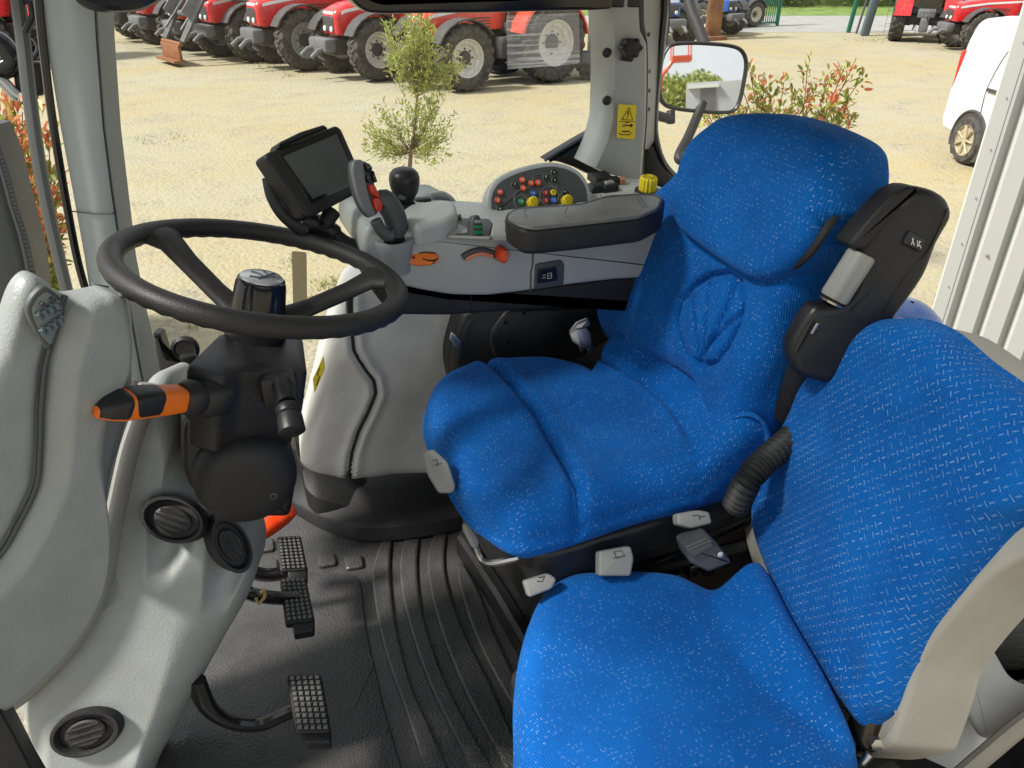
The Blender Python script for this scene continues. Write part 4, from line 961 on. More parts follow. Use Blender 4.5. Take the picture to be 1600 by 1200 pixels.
exf = Fr(W(20, 350, 1.75), RGT, (-.1, -1, .1)); b = MB(); o = exf.hits([(-120,190),(-20,200),(2,250),(22,330),(44,410),(56,500),(70,640),(-120,640)]); b.prism(o, exf, -.15, 0, .02); b.build('stack_guard', M['slate'], ex)
b = MB(); gl = cr([(-8,220),(8,268),(22,320),(38,372),(50,430),(60,500)], 8, False)
b.tube([exf.w(*exf.hit(*q), .005) for q in gl], .012, 8, sq=(.8, .5))
for q in gl: 
    for dx in (-3, 3): b.lathe([(.004, 0), (.0035, .004)], exf.mat(*exf.hit(q[0]+dx, q[1]+dx), .008), 8)
b.build('perforated_edge', M['darkgrey'], ex)
# ================================================================ DRIVER SEAT
ds = thing('driver_seat', 'blue speckled fabric driver seat with leaf embossed backrest, folded black armrest and grey levers', 'seat', (.6, 1.0, FZ))
CF = Fr((.55, 1.0, 1.925), (1, 0, 0), (-.02, 0, 1))
out = CF.hits([(1185,738,-.05),(1080,772,-.05),(1000,795,-.055),(920,825,-.06),(850,846,-.06),(805,850,-.06),(765,828,-.06),(730,790,-.05),(700,735,-.04),(676,680,-.03),(662,638,-.02),(664,605,-.012),(684,578,-.008),(730,557,-.004),(790,545,0),(850,543,0),(905,553,0)])
sx_, sw_ = .80-.55, 1.225-1.0
out += [CF.hit(945,566), (.17, .235), (.215, .20), (.235, .10), (.235, -.10), (.22, -.20)]
gA = CF.hits([(748,550),(775,572),(805,602),(840,640),(866,685),(886,722),(902,758),(908,800)])
gB = CF.hits([(925,552),(950,567),(1000,592),(1040,622),(1066,658),(1082,700),(1098,730),(1115,748)])
def ctop(a, c):
    s1 = side((a, c), gA); s2 = side((a, c), gB)
    h = -.018*math.exp(-(abs(s1)/.008)**2) + .004*math.exp(-((abs(s1)-.022)/.014)**2)
    rear = -s2 if gB[0][1] > gB[-1][1] else s2
    return h, s1, s2
hgt0 = side((.2, 0), gB)
sgn = 1 if hgt0 > 0 else -1
sgA = 1 if side((-.2, 0), gA) > 0 else -1
def ctop2(a, c):
    h, s1, s2 = ctop(a, c); r_ = s2*sgn; f_ = s1*sgA
    h -= .016*math.exp(-(s2/.007)**2)
    h += .055*sm(r_, .0, .10) + .012*sm(r_, -.03, .012)
    h -= .022*sm(f_, .06, .25)            # front edge rolls down
    h -= .010*math.exp(-(c/.10)**2)*(1-sm(r_, -.02, .02))   # dished centre
    return h
b = MB(); b.pillow(cr(out, 8), CF, ctop2, .055, .085, K=70, back=.03, bulge=.06); cush = b.build('seat_cushion', M['fab'], ds, 180)
b = MB(); lowo = [CF.hit(*q) for q in [(1180,738,-.06),(1085,785,-.085),(1000,805,-.09),(925,832,-.09),(895,838,-.09)]]
pl = [CF.w(p[0], p[1], -.055-.022*math.sin(math.pi*i/4)) for i, p in enumerate(lowo)]
b.tube(pl, [.012, .020, .024, .020, .010], 12, sq=(1, 1)); b.build('cushion_skirt', M['fab'], ds, 180)
th = R_(13.4)
BF = Fr((.735, 1.0, 1.97), (0, -1, 0), (-math.cos(th), 0, math.sin(th)))
# lower backrest with the embossed leaf
out = BF.hits([(966,536,-.04),(952,500,-.045),(953,460,-.045),(963,425,-.05),(979,395,-.055),(1001,358,-.055),(1028,318,-.06),(1054,286,-.06),(1095,240,-.04),(1180,222,-.02),(1290,240,-.06),(1366,268,-.10),(1372,330,-.10),(1352,400,-.10),(1315,470,-.10),(1278,545,-.10),(1248,610,-.10),(1236,650,-.10),(1215,690,-.09),(1182,712,-.07),(1152,708,-.04),(1128,668,-.02),(1100,622,-.01),(1064,588,-.01),(1020,565,-.015),(990,553,-.02)])
ell = BF.hits([(1103,572),(1085,556),(1070,530),(1063,500),(1068,470),(1085,446),(1108,430),(1135,426),(1155,440),(1164,470),(1158,505),(1144,540),(1125,566),(1103,572)])
leafs = [BF.hits(q) for q in ([(1101,565),(1102,535),(1096,500),(1086,470),(1078,462)], [(1103,560),(1112,520),(1113,480),(1110,445)], [(1105,558),(1125,520),(1140,480),(1148,440)], [(1106,550),(1130,520),(1160,490)])]
vcrease = BF.hits([(1062,350),(1100,385),(1150,415),(1190,432),(1240,405),(1285,345)])
ec = (sum(p[0] for p in ell)/len(ell), sum(p[1] for p in ell)/len(ell))
cB = BF.hits([(1290,345),(1255,420),(1225,500),(1205,580),(1180,640),(1165,700)])
sgB = 1 if -side((.4, .0), cB) > 0 else -1
cBf = BF.hits([(1058,300),(1030,350),(1002,400),(990,450),(985,500),(1000,545)])
def btop(a, c):
    h = .0
    d = pdist((a, c), ell) if abs(a-ec[0]) < .12 and abs(c-ec[1]) < .14 else 9
    h -= .015*math.exp(-(d/.0052)**2)
    if d < .2:
        for L in leafs: h -= .012*math.exp(-(pdist((a, c), L)/.0048)**2)
        inside = ((a-ec[0])/.055)**2+((c-ec[1])/.085)**2
        h += .010*max(0, 1-inside)
    h += .007*math.exp(-((abs(a)-.15)/.055)**2)          # bolsters
    h += .011*math.exp(-((c-.06)/.10)**2)                 # lumbar swell
    h -= .014*sm(c, .20, .30)
    h -= .055*sm(-side((a, c), cB)*sgB, -.02, .065)
    return h
b = MB(); b.pillow(cr(out, 11), BF, btop, .05, .105, K=110, back=.02, bulge=.05); bk_ = b.build('backrest', M['fab'], ds, 180)
# upper backrest pad
out = BF.hits([(1064,352,.012),(1058,325,.012),(1062,290,.012),(1074,255,.006),(1094,222,.0),(1120,198,-.006),(1150,185,-.02),(1200,180,-.03),(1260,188,-.05),(1320,207,-.06),(1358,230,-.07),(1374,262,-.08),(1372,318,-.08),(1342,335,-.04),(1305,345,-.01),(1281,374,.008),(1254,408,.012),(1226,430,.012),(1192,438,.012),(1160,427,.012),(1120,402,.012),(1086,376,.012)])
sgU = 1
pe = BF.hits([(1330,150),(1308,210),(1296,270),(1290,340)])
def utop(a, c): return .034 - .055*sm(-side((a, c), pe)*sgU, -.010, .045) - .006*math.exp(-(a/.10)**2) - .022*sm(c, .36, .48)
b = MB(); sgU = 1 if -side((.3, .3), pe) > 0 else -1
b.pillow(cr(out, 8), BF, utop, .024, .10, K=60, back=.02, bulge=.05, prof=.9); b.build('headrest_pad', M['fab'], ds, 180)
b = MB(); b.tube([BF.w(*BF.hit(u, v, o_), o_) for u, v, o_ in cr([(1240,416,.012),(1264,396,.012),(1286,366,.008),(1303,340,-.006)], 5, False)], .0065, 8); b.build('pad_zip', M['rubber'], ds)
# seat pan, suspension base and controls
b = MB(); o = rounded([(-.19,-.20),(.24,-.20),(.24,.20),(-.19,.20)], .04, 4); b.prism(o, CF, -.16, -.085, .01)
b.prism(rounded([(-.12,-.17),(.26,-.17),(.26,.17),(-.12,.17)], .03, 4), CF, -.42, -.16, .01)
b.tube([CF.w(-.05, -.19, -.14), CF.w(.22, -.20, -.13)], .008, 8); b.tube([CF.w(.0, -.18, -.2), CF.w(.2, -.21, -.19)], .012, 8)
base = b.build('seat_base', M['black'], ds)
b = MB()
for k in range(7): b.box(CF.w(-.02+.035*k, -.178, -.24-.01*(k % 2)), (.02, .02, .03), bev=.003)
b.tube([CF.w(-.05, -.185, -.20), CF.w(.06, -.20, -.17), CF.w(.2, -.20, -.15), CF.w(.26, -.18, -.10)], .004, 6); b.build('base_fitting', M['gloss'], ds)
def lever(pts, w, th_, nm='seat_lever', icon=None):
    f = Fr(W(*pts[0], w), RGT, (-.15, -.75, .65)); o = f.hits(pts); b = MB(); b.prism(rounded(o, .005, 4), f, -.018, .004, .004); l = b.build(nm, M['lightgrey'], ds, 45)
    if icon:
        b = MB()
        for L in icon: b.tube([f.w(*f.hit(*p), .0045) for p in L], .0008, 4)
        b.build('lever_symbol', M['darkgrey'], l)
lever([(1057,803),(1090,797),(1108,800),(1112,818),(1080,826),(1058,820)], .77, .02, icon=[[(1080,806),(1090,805),(1092,812)], [(1090,808),(1100,806)]])
lever([(935,862),(985,853),(990,872),(985,900),(935,900)], .775, .02, icon=[[(958,862),(970,860),(974,868),(962,872),(958,862)], [(956,872),(976,868)]])
lever([(818,908),(858,896),(870,905),(862,920),(826,934)], .785, .02, icon=[[(840,902),(850,900),(846,908),(838,908)]])
lever([(660,706),(678,702),(700,722),(712,760),(708,770),(686,770),(668,740)], 1.02, .03, icon=[[(676,720),(682,718),(684,728)], [(678,728),(690,724)]])
lever([(723,818),(732,816),(750,845),(746,858),(738,856),(724,828)], .93, .02)
b = MB(); b.tube([W(*q) for q in cr([(743,850,.93),(752,872,.92),(768,880,.90),(800,874,.88),(830,868,.87)], 5, False)], .006, 8); b.build('lever_rod', M['steel'], ds)
b = MB(); f = Fr(W(1100, 860, .70), RGT, (-.3, -.8, .4)); b.prism(rounded(f.hits([(1070,855),(1110,838),(1122,850),(1145,880),(1108,895),(1078,880)]), .006), f, -.06, .0, .006)
b.prism(rounded(f.hits([(1070,857),(1110,840),(1112,852),(1080,870)]), .003), f, -.0, .01, .003); bx = b.build('switch_box', M['darkgrey'], ds)
b = MB(); b.lathe([(.005, 0), (.005, .004), (.002, .005)], f.mat(*f.hit(1125, 866), 0), 12); b.build('box_screw', M['steel'], bx)
# side rail on the floor beside the seat
b = MB(); rl = [Z(720, 838, 1.42), Z(780, 930, 1.42), Z(850, 1050, 1.42), Z(930, 1190, 1.42)]
rs = []
for p in rl: rs.append([p+V((-.012, 0, -.05)), p+V((-.010, 0, 0)), p+V((0, 0, .006)), p+V((.02, 0, .004)), p+V((.025, 0, -.006)), p+V((.045, 0, -.006)), p+V((.05, 0, .02)), p+V((.2, 0, .03)), p+V((.2, 0, -.05))])
b.rings(rs); b.build('floor_rail', M['black'], ds, 30)
# ribbed bellows hose rising behind the seat
b = MB(); pth = [W(*q) for q in cr([(1150,790,.74),(1168,752,.73),(1190,725,.74),(1230,690,.76),(1260,660,.78)], 12, False)]
b.tube(pth, [.019+.003*math.cos(i*1.57*2) for i in range(len(pth))], 18); b.build('air_bellows', M['rubber'], ds, 30)
# folded left armrest: black slab, pad strip, grey knob, switch
AF = Fr(W(1370, 440, .73), RGT, (-.35, -.9, .15))
def za(x, y): return (1220+x*.2916, 270+y*.2916)
o = AF.hits([za(*q) for q in [(50,960),(80,1070),(150,1112),(290,1130),(420,1010),(560,860),(650,745),(780,560),(850,385),(925,250),(918,175),(880,125),(800,88),(700,84),(640,130),(575,200),(500,300),(420,440),(435,560),(370,680),(260,715),(180,725),(100,840)]])
b = MB(); b.prism(cr(o, 3), AF, -.045, .0, .014, 5, both=True); arm = b.build('armrest', M['black'], ds, 60)
b = MB(); o = AF.hits([za(*q) for q in [(360,380),(440,280),(520,190),(600,108),(680,72),(750,76),(720,112),(662,158),(585,252),(452,410),(385,408)]]); b.prism(rounded(o, .004, 2), AF, -.043, .004, .006); b.build('armrest_pad', M['blacksoft'], arm, 50)
b = MB(); k0 = AF.w(*AF.hit(*za(300, 690)), -.012); k1 = AF.w(*AF.hit(*za(460, 440)), -.012)
ax = (k1-k0); Lk = ax.length; kf4 = Fr(k0, AF.z.cross(ax), ax); rs = []
for r_, t in [(.014, 0), (.0175, .02), (.0185, .08), (.0185, .92), (.0175, .98), (.014, 1.0)]:
    rs.append([kf4.w(r_*1.12*(1+.05*math.cos(6*2*math.pi*k/36))*math.cos(2*math.pi*k/36), r_*1.12*(1+.05*math.cos(6*2*math.pi*k/36))*math.sin(2*math.pi*k/36), Lk*t) for k in range(36)])
b.rings(rs); b.build('tilt_knob', M['lightgrey'], arm, 40)
b = MB(); b.lathe([(.018, -.006), (.019, -.003), (.015, -.001)], kf4.mat(), 30); b.build('knob_ring', M['steel'], arm)
b = MB(); o = AF.hits([za(*q) for q in [(680,305),(775,362),(740,425),(645,378)]]); b.prism(rounded(o, .003), AF, -.002, .004, .002); sw2 = b.build('armrest_switch', M['gloss'], arm)
b = MB()
for q in [((695,345),(705,385)),((690,380),(702,350)),((722,358),(722,392)),((730,362),(742,368)),((730,376),(742,400)),((734,362),(728,392))]: b.tube([AF.w(*AF.hit(*za(*q[0])), .005), AF.w(*AF.hit(*za(*q[1])), .005)], .0006, 4)
b.build('switch_symbol', M['white'], sw2)
a, c = AF.hit(*za(655, 145)); b = MB(); b.lathe([(.009, -.002), (.009, .0015), (.006, .001)], AF.mat(a, c), 20); b.build('armrest_plug', M['gloss'], arm)
b = MB(); o = AF.hits([za(*q) for q in [(165,780),(185,790),(110,930),(70,985),(72,935),(110,860)]]); b.prism(rounded(o, .004), AF, -.001, .0015, .001); sl_ = b.build('pivot_slot', M['gloss'], arm)
b = MB(); o = AF.hits([za(*q) for q in [(188,800),(204,808),(170,865),(155,858)]]); b.prism(o, AF, .0, .003, .001); b.build('pivot_tab', M['steel'], arm)
b = MB(); b.tube([AF.w(*AF.hit(*za(*q)), .0004) for q in cr([(895,190),(800,400),(700,520),(600,660),(540,760)], 4, False)], .0009, 5); b.tube([AF.w(*AF.hit(*za(*q)), .0004) for q in [(570,505),(470,640),(370,740)]], .0009, 5); b.build('moulding_line', M['gloss'], arm)
b = MB(); b.tube([W(1250, 575, .80), W(1240, 610, .81), W(1228, 650, .82)], .020, 12); b.build('armrest_bracket', M['rubber'], ds)

# ================================================================ PASSENGER SEAT
ps = thing('passenger_seat', 'smaller blue woven fabric fold-down passenger seat with cream shell, nearest the camera', 'seat', (.55, .55, FZ))
BP = fr3(Z(1180, 870, 1.80), Z(1340, 1140, 1.80), W(1370, 497, .70))
u_ = (W(1370, 497, .70)-Z(1180, 870, 1.80)); BP = Fr(BP.o, BP.x*.985-BP.y*.17, BP.z)
out = BP.hits([(1178,846,-.02),(1180,800,-.03),(1190,750,-.03),(1216,690,-.03),(1243,636,-.03),(1262,590,-.03),(1290,545,-.03),(1325,515,-.03),(1370,497,-.03),(1430,498,-.04),(1490,520,-.05),(1545,566,-.05),(1600,606,-.05),(1660,662,-.05),(1698,715,-.05),(1694,762,-.05),(1655,797,-.05),(1600,828,-.05),(1550,880,-.05),(1490,950,-.05),(1455,1000,-.05),(1430,1050,-.05),(1406,1112,-.05),(1375,1130,-.04),(1342,1142,-.02),(1310,1115,-.01),(1265,1055,-.01),(1225,990,-.01),(1195,915,-.01)])
bo = cr(out, 8)
cb_ = (sum(p[0] for p in bo)/len(bo), sum(p[1] for p in bo)/len(bo))
dl1 = BP.hit(1215, 790); dl2 = BP.hit(1325, 1040)
def ptop(a, c):
    x, y = a-cb_[0], c-cb_[1]
    h = .018*math.exp(-(x*x+y*y)/.02)
    for q in (dl1, dl2): h -= .010*math.exp(-(((a-q[0])**2+(c-q[1])**2)/.0006))
    return h
b = MB(); b.pillow(bo, BP, ptop, .05, .06, K=60, back=.01, bulge=.03); pb = b.build('backrest', M['fabreg'], ps, 180)
# cream shell round the back
so = BP.hits([(1182,850,-.07),(1194,750,-.07),(1260,600,-.07),(1330,518,-.07),(1400,500,-.07),(1480,512,-.09),(1545,548,-.10),(1610,600,-.10),(1720,700,-.10),(1780,790,-.10),(1720,850,-.10),(1610,905,-.10),(1540,975,-.10),(1492,1040,-.10),(1476,1090,-.10),(1455,1150,-.10),(1440,1172,-.10),(1385,1184,-.10),(1372,1178,-.10),(1388,1140,-.07),(1350,1120,-.07),(1270,1050,-.07)])
b = MB(); b.prism(cr(so, 4), BP, -.145, -.045, .010, 4); shl = b.build('back_shell', M['cream'], ps, 45)
# folded bracket lip at the hinge
b = MB(); P = [BP.w(*BP.hit(*q, -.05), -.045) for q in [(1406,1088),(1400,1102),(1408,1116),(1396,1140),(1372,1172)]]
rs = [[p+BP.z*.004, p+BP.z*.004+RGT*.006, p+RGT*.006-BP.z*.07, p-BP.z*.07] for p in P]; b.rings(rs); b.build('shell_lip', M['cream'], ps, 60)
b = MB(); hp = BP.w(*BP.hit(1370, 1150, -.05), -.03); hf5 = Fr(hp, RGT, (-.3, -.85, .3)); b.prism(rounded(hf5.hits([(1352,1118),(1380,1112),(1398,1118),(1402,1130),(1376,1172),(1350,1180),(1340,1160)]), .006), hf5, -.03, .004, .006)
b.build('hinge_cover', M['darksteel'], ps)
b = MB(); b.lathe([(.009, .0), (.009, .008), (.004, .009)], hf5.mat(*hf5.hit(1365, 1155), .004), 6); b.tube([hf5.w(*hf5.hit(*q), .012) for q in [(1352,1168),(1338,1186)]], .006, 10); b.build('hinge_bolt', M['steel'], ps)
b = MB(); b.tube([hf5.w(*hf5.hit(*q), .01) for q in [(1340,1182),(1318,1210)]], .012, 10); b.box((.62, .36, 1.72), (.12, .05, .06), bev=.01); b.build('hinge_arm', M['black'], ps)
# cushion
PC = Fr((.42, .62, 1.795), (1, 0, 0), (-.04, .02, 1))
out = PC.hits([(806,1150,-.03),(806,1080,-.03),(815,1010,-.03),(832,950,-.025),(856,910,-.015),(890,886,-.008),(940,876,0),(1000,874,0),(1060,880,0),(1092,890,0),(1130,905,-.004),(1180,886,-.004),(1205,900,0)])
out += PC.hits([(1240,955,.01),(1290,1040,.01),(1338,1135,0),(1340,1180,-.01),(1310,1290,-.02),(1150,1400,-.02),(950,1420,-.03),(830,1380,-.03),(806,1260,-.03)])
gP = PC.hits([(1085,885),(1105,910),(1112,950),(1140,1010),(1200,1080),(1290,1150),(1330,1190)])
sgP = 1 if side((.2, 0), gP) > 0 else -1
def pctop(a, c):
    s_ = side((a, c), gP)*sgP
    return .028*sm(s_, -.0, .09)-.006*math.exp(-(s_/.02)**2)-.010*math.exp(-((a+.02)**2+c*c)/.012)
b = MB(); b.pillow(cr(out, 8), PC, pctop, .045, .07, K=60, back=.02, bulge=.05); b.build('seat_cushion', M['fab'], ps, 180)
b = MB(); b.prism(rounded([(-.14,-.3),(.22,-.3),(.22,.12),(-.14,.12)], .04, 4), PC, -.40, -.09, .01); b.build('seat_box', M['black'], ps)
# ================================================================ YARD
LOC[None] = V((0, 0, 0))
HD = V((math.sin(YAW), math.cos(YAW), 0)); RT = V((math.cos(YAW), -math.sin(YAW), 0))
def G(a, c, z=0): return RT*a + HD*c + V((0, 0, z))          # yard axes: a = sideways, c = away from the cab
# ---- gravel
m, nt, p = nodes('gravel'); B = NB(nt); tc = B.n('ShaderNodeTexCoord')
def noise_(sc_, det=5, rough=.6, vec=None):
    x = B.n('ShaderNodeTexNoise'); x.inputs['Scale'].default_value = sc_; x.inputs['Detail'].default_value = det; x.inputs['Roughness'].default_value = rough; B.l(vec or tc.outputs['Object'], x.inputs['Vector']); return x.outputs[0]
vo = B.n('ShaderNodeTexVoronoi'); vo.inputs['Scale'].default_value = 23; B.l(tc.outputs['Object'], vo.inputs['Vector'])
vo2 = B.n('ShaderNodeTexVoronoi'); vo2.inputs['Scale'].default_value = 60; B.l(tc.outputs['Object'], vo2.inputs['Vector'])
sc1_ = B.n('ShaderNodeSeparateColor'); B.l(vo.outputs['Color'], sc1_.inputs[0]); sc2_ = B.n('ShaderNodeSeparateColor'); B.l(vo2.outputs['Color'], sc2_.inputs[0])
st = B.mix(sc1_.outputs[0], (.13, .12, .095), (.43, .395, .31)); st2_ = B.mix(sc2_.outputs[1], (.15, .135, .11), (.42, .385, .30))
st = B.mix(.5, st, st2_)
mac = B.n('ShaderNodeMapping'); mac.inputs['Scale'].default_value = (1, 1, 1); B.l(tc.outputs['Object'], mac.inputs[0])
dust = B.mix(B.ramp(noise_(.22, 6, .65), .40, .62), (.365, .342, .240), (.38, .312, .160))
dust = B.mix(B.math('MULTIPLY', B.ramp(noise_(.9, 7, .7), .42, .7), .6), dust, (.36, .335, .25))
cov = B.math('MULTIPLY', B.ramp(noise_(1.3, 8, .75), .26, .52), .88)
gdist = B.n('ShaderNodeVectorMath', operation='LENGTH'); B.l(tc.outputs['Object'], gdist.inputs[0])
cov = B.math('MULTIPLY', cov, B.ramp(gdist.outputs['Value'], 3.0, 7.0))
base = B.mix(cov, st, dust)
spk = B.math('MULTIPLY', B.ramp(noise_(9, 8, .8), .56, .70), .55)
base = B.mix(spk, base, (.17, .16, .13))
B.l(base, p.inputs['Base Color']); p.inputs['Roughness'].default_value = .95; p.inputs['Specular IOR Level'].default_value = .15
bp = B.n('ShaderNodeBump'); bp.inputs['Strength'].default_value = .8; bp.inputs['Distance'].default_value = .012
B.l(B.math('MULTIPLY_ADD', vo.outputs['Distance'], -1.0, B.math('MULTIPLY', noise_(14, 6), .8)), bp.inputs['Height']); B.l(bp.outputs[0], p.inputs['Normal'])
M['gravel'] = m
b = MB(); gb = [G(-300, -200), G(300, -200), G(300, 450), G(-300, 450)]; b.add(gb, [(0, 1, 2, 3)]); tag(b.build('ground', M['gravel']), 'pale dusty gravel yard with ochre patches', 'ground', kind='structure')
b = MB(); b.add([G(-6, 28.2, .004), G(120, 27.2, .004), G(120, 34.6, .004), G(-6, 34.6, .004)], [(0, 1, 2, 3)]); tag(b.build('road', plastic('road_grit', (.31, .31, .29), .9, var=.1, vscale=1.2, grain=.2, gscale=40)), 'pale grey road beyond the yard gate', 'road', kind='structure')
b = MB(); b.add([G(-8, 34.6, .008), G(120, 34.6, .008), G(120, 60, .008), G(-8, 60, .008)], [(0, 1, 2, 3)]); tag(b.build('grass_verge', plastic('verge', (.16, .24, .05), .9, var=.25, vscale=1.5)), 'green grass verge along the road', 'grass', kind='structure')
# ---- leaves
def leaf(b, o, d, up, L, wd, fold=.25, mi=0):
    d = d.normalized(); x = d.cross(up)
    x = x.normalized() if x.length > 1e-4 else d.orthogonal().normalized(); n = x.cross(d)
    b.add([o, o+d*L*.35+x*wd*.5+n*wd*fold, o+d*L*.75+x*wd*.38+n*wd*fold*.7, o+d*L-n*L*.06, o+d*L*.75-x*wd*.38+n*wd*fold*.7, o+d*L*.35-x*wd*.5+n*wd*fold, o+d*L*.5-n*wd*.02],
          [(0, 1, 6), (1, 2, 6), (2, 3, 6), (3, 4, 6), (4, 5, 6), (5, 0, 6)], mi=mi)
def rnd(s=1): return V((random.gauss(0, s), random.gauss(0, s), random.gauss(0, s)))
M['olive'] = leafmat('olive_leaf', [(0, (.20, .25, .05)), (1, (.52, .54, .20)), (.5, (.34, .38, .08))], .45)
M['photinia'] = leafmat('photinia_green', [(0, (.11, .18, .025)), (1, (.55, .52, .15)), (.55, (.32, .36, .07))], .35, .35)
M['photred'] = leafmat('photinia_red', [(0, (.50, .12, .06)), (1, (.68, .34, .12)), (.6, (.60, .20, .10))], .35, .35)
M['bark'] = plastic('bark', (.22, .17, .11), .9, grain=.3, gscale=60, var=.2)
M['twig'] = plastic('twig', (.20, .14, .07), .8, var=.2)
# olive tree
ob = Z(640, 335, 0); od = (ob-CAM).dot(FWD)
def OP(u, v, j=0): return D(u, v, od*(1+j)+ (335-v)*.0)   # rough vertical plane through the trunk
OV = Fr(ob, RT, -HD)
def ov(u, v, dep=0): a, c = OV.hit(u, v); return OV.w(a, c, dep)
ot = thing('olive_tree', 'slender young olive tree with two leafy clumps on a bare thin trunk', 'tree', ob)
b = MB(); b.tube([ov(640,335), ov(639,290), ov(640,265), ov(642,240), ov(648,200), ov(652,150), ov(655,90), ov(650,45)], [.032, .028, .025, .022, .018, .014, .010, .005], 8)
tips = []
clumps = [(640,205,62,38,34), (600,212,30,26,14), (690,205,24,20,8), (655,168,38,24,18), (640,62,36,30,32), (655,98,42,36,34), (692,108,28,24,16), (628,108,24,22,13), (650,38,24,14,14), (595,238,18,8,5), (682,240,14,8,5)]
for u, v, ru, rv, n in clumps:
    for k in range(n):
        a = random.uniform(0, 6.28); r_ = math.sqrt(random.random())
        uu, vv = u+ru*r_*math.cos(a), v+rv*r_*math.sin(a); tips.append((ov(uu, vv, random.gauss(0, .12)), v > 150))
for t, low in tips:
    o = ov(642, 238) if low else ov(653, random.choice([150, 120, 100]))
    mid = o.lerp(t, .55)+V((0, 0, -.04))+rnd(.015); b.tube([o, mid, t], [.004, .0025, .001], 4)
b.build('trunk', M['bark'], ot, weld=False)
b = MB()
for t, low in tips:
    o = ov(642, 236) if low else ov(653, 130)
    ax = (t-o).normalized()+V((0, 0, .5))+rnd(.25); ax.normalize()
    for k in range(22):
        q = t+ax*random.uniform(-.20, .10)+rnd(.026); d = ax*.8+rnd(.55); leaf(b, q, d, rnd(), random.uniform(.04, .068), random.uniform(.012, .018))
b.build('crown', M['olive'], ot, weld=False, normals=False)
# photinia bushes
def photinia(label, stems, depf, base, Lf, n_leaf, cat='bush', red=.5, nn=4):
    bt = thing('photinia_bush', label, cat, base, 'photinia bushes beside the cab')
    bs = MB(); bl = MB()
    for u, v in stems:
        tip = D(u, v, depf*random.uniform(.94, 1.06)); root = base+V((random.gauss(0, .12), random.gauss(0, .12), 0))
        mid = root.lerp(tip, .6)+V((random.gauss(0, .05), random.gauss(0, .05), -.02)); P = [V(q) for q in cr([root, root.lerp(mid, .5), mid, tip], 5, False)]
        bs.tube(P, [.009-.006*i/len(P) for i in range(len(P))], 5)
        m_ = len(P)
        for i in range(m_//4, m_):
            f = i/(m_-1); dirp = (P[i]-P[i-1]).normalized()
            for k in range(nn if f < .95 else nn+4):
                d = dirp*(.35+.5*f)+rnd(.55)+V((0, 0, .15)); L = Lf*random.uniform(.6, 1.1)*(1 if f < .9 else .8)
                isred = f > .86 and random.random() < red or random.random() < .05
                q = P[i].lerp(P[i-1], random.random())+rnd(.02); leaf(bl, q+d*.02, d, V((0, 0, 1))+rnd(.4), L, L*.40, .22, 1 if isred else 0)
    bs.build('stem', M['twig'], bt, weld=False); bl.build('foliage', [M['photinia'], M['photred']], bt, weld=False, normals=False); return bt
random.seed(3)
st = [(1095,150),(1110,120),(1130,135),(1150,115),(1172,112),(1180,140),(1195,118),(1205,150),(1225,128),(1240,145),(1262,104),(1258,160),(1275,135),(1296,120),(1300,165),(1320,104),(1328,112),(1345,124),(1310,180),(1335,180),(1282,180),(1230,175),(1190,170),(1150,165),(1120,170),(1215,190),(1255,200),(1165,190),(1140,190),(1325,168),(1100,185)]
photinia('bush with red leaf tips behind the blue driver seat and wing mirror', st, 6.4, Z(1200, 335, 0), .10, 20, red=.28, nn=10)
st = [(10,165),(0,200),(20,140),(35,175),(60,150),(30,225),(75,205),(5,250),(50,250),(20,290),(70,285),(90,300),(40,320),(75,330),(15,340),(55,360),(88,275),(30,380),(-30,200),(-20,300),(62,375),(85,345),(45,205),(64,300),(66,345),(48,290)]
photinia('bush with red leaf tips seen through the windscreen left of the grey front pillar', st, 5.0, Z(40, 520, 0)*1.0, .12, 20, red=.6, nn=8)
# weeds
b = MB(); gm = leafmat('weed', [(0, (.16, .21, .04)), (1, (.44, .40, .15)), (.6, (.30, .33, .08))], .4)
for u, v, ru, rv, n in [(225,222,30,8,60),(275,215,25,8,60),(420,105,30,8,70),(455,118,20,5,40),(515,445,28,12,160),(490,470,20,10,100),(460,412,16,14,70),(390,505,16,8,50),(560,430,20,8,50),(302,515,10,5,20),(1370,62,60,6,140),(200,330,20,15,30)]:
    for k in range(n):
        q = Z(u+random.gauss(0, ru*.5), v+random.gauss(0, rv*.5), 0); h_ = random.uniform(.015, .045)*(1 if v > 150 else 1.8); leaf(b, q, V((random.gauss(0, .6), random.gauss(0, .6), 1)), rnd(), h_, h_*.25)
tag(b.build('weeds', gm, weld=False, normals=False), 'sparse low weeds scattered over the gravel', 'weeds', kind='stuff')

# ---- farm tractors
def paint(n, c): return plastic(n, c, .28, var=.04, vscale=4, coat=.5, dust=(.45, .36, .24, .18))
M['red'] = paint('tractor_red', (.62, .012, .018)); M['red2'] = paint('old_tractor_red', (.66, .055, .025)); M['blue'] = paint('tractor_blue', (.015, .12, .46))
M['tyre'] = plastic('tyre', (.045, .044, .042), .85, var=.2, vscale=5, dust=(.25, .22, .17, .55)); M['rimw'] = plastic('rim_white', (.60, .60, .56), .5, var=.08, dust=(.35, .3, .22, .3)); M['rimg'] = plastic('rim_grey', (.33, .33, .33), .5, var=.08, dust=(.3, .25, .2, .3))
M['rimc'] = plastic('rim_cream', (.62, .60, .45), .5, var=.08); M['engine'] = plastic('engine_dark', (.05, .05, .052), .5, var=.2, dust=(.2, .18, .14, .35)); M['castgrey'] = plastic('cast_grey', (.14, .145, .15), .5, var=.15)
M['lamp'] = plastic('lamp_lens', (.7, .72, .72), .12, var=.02)
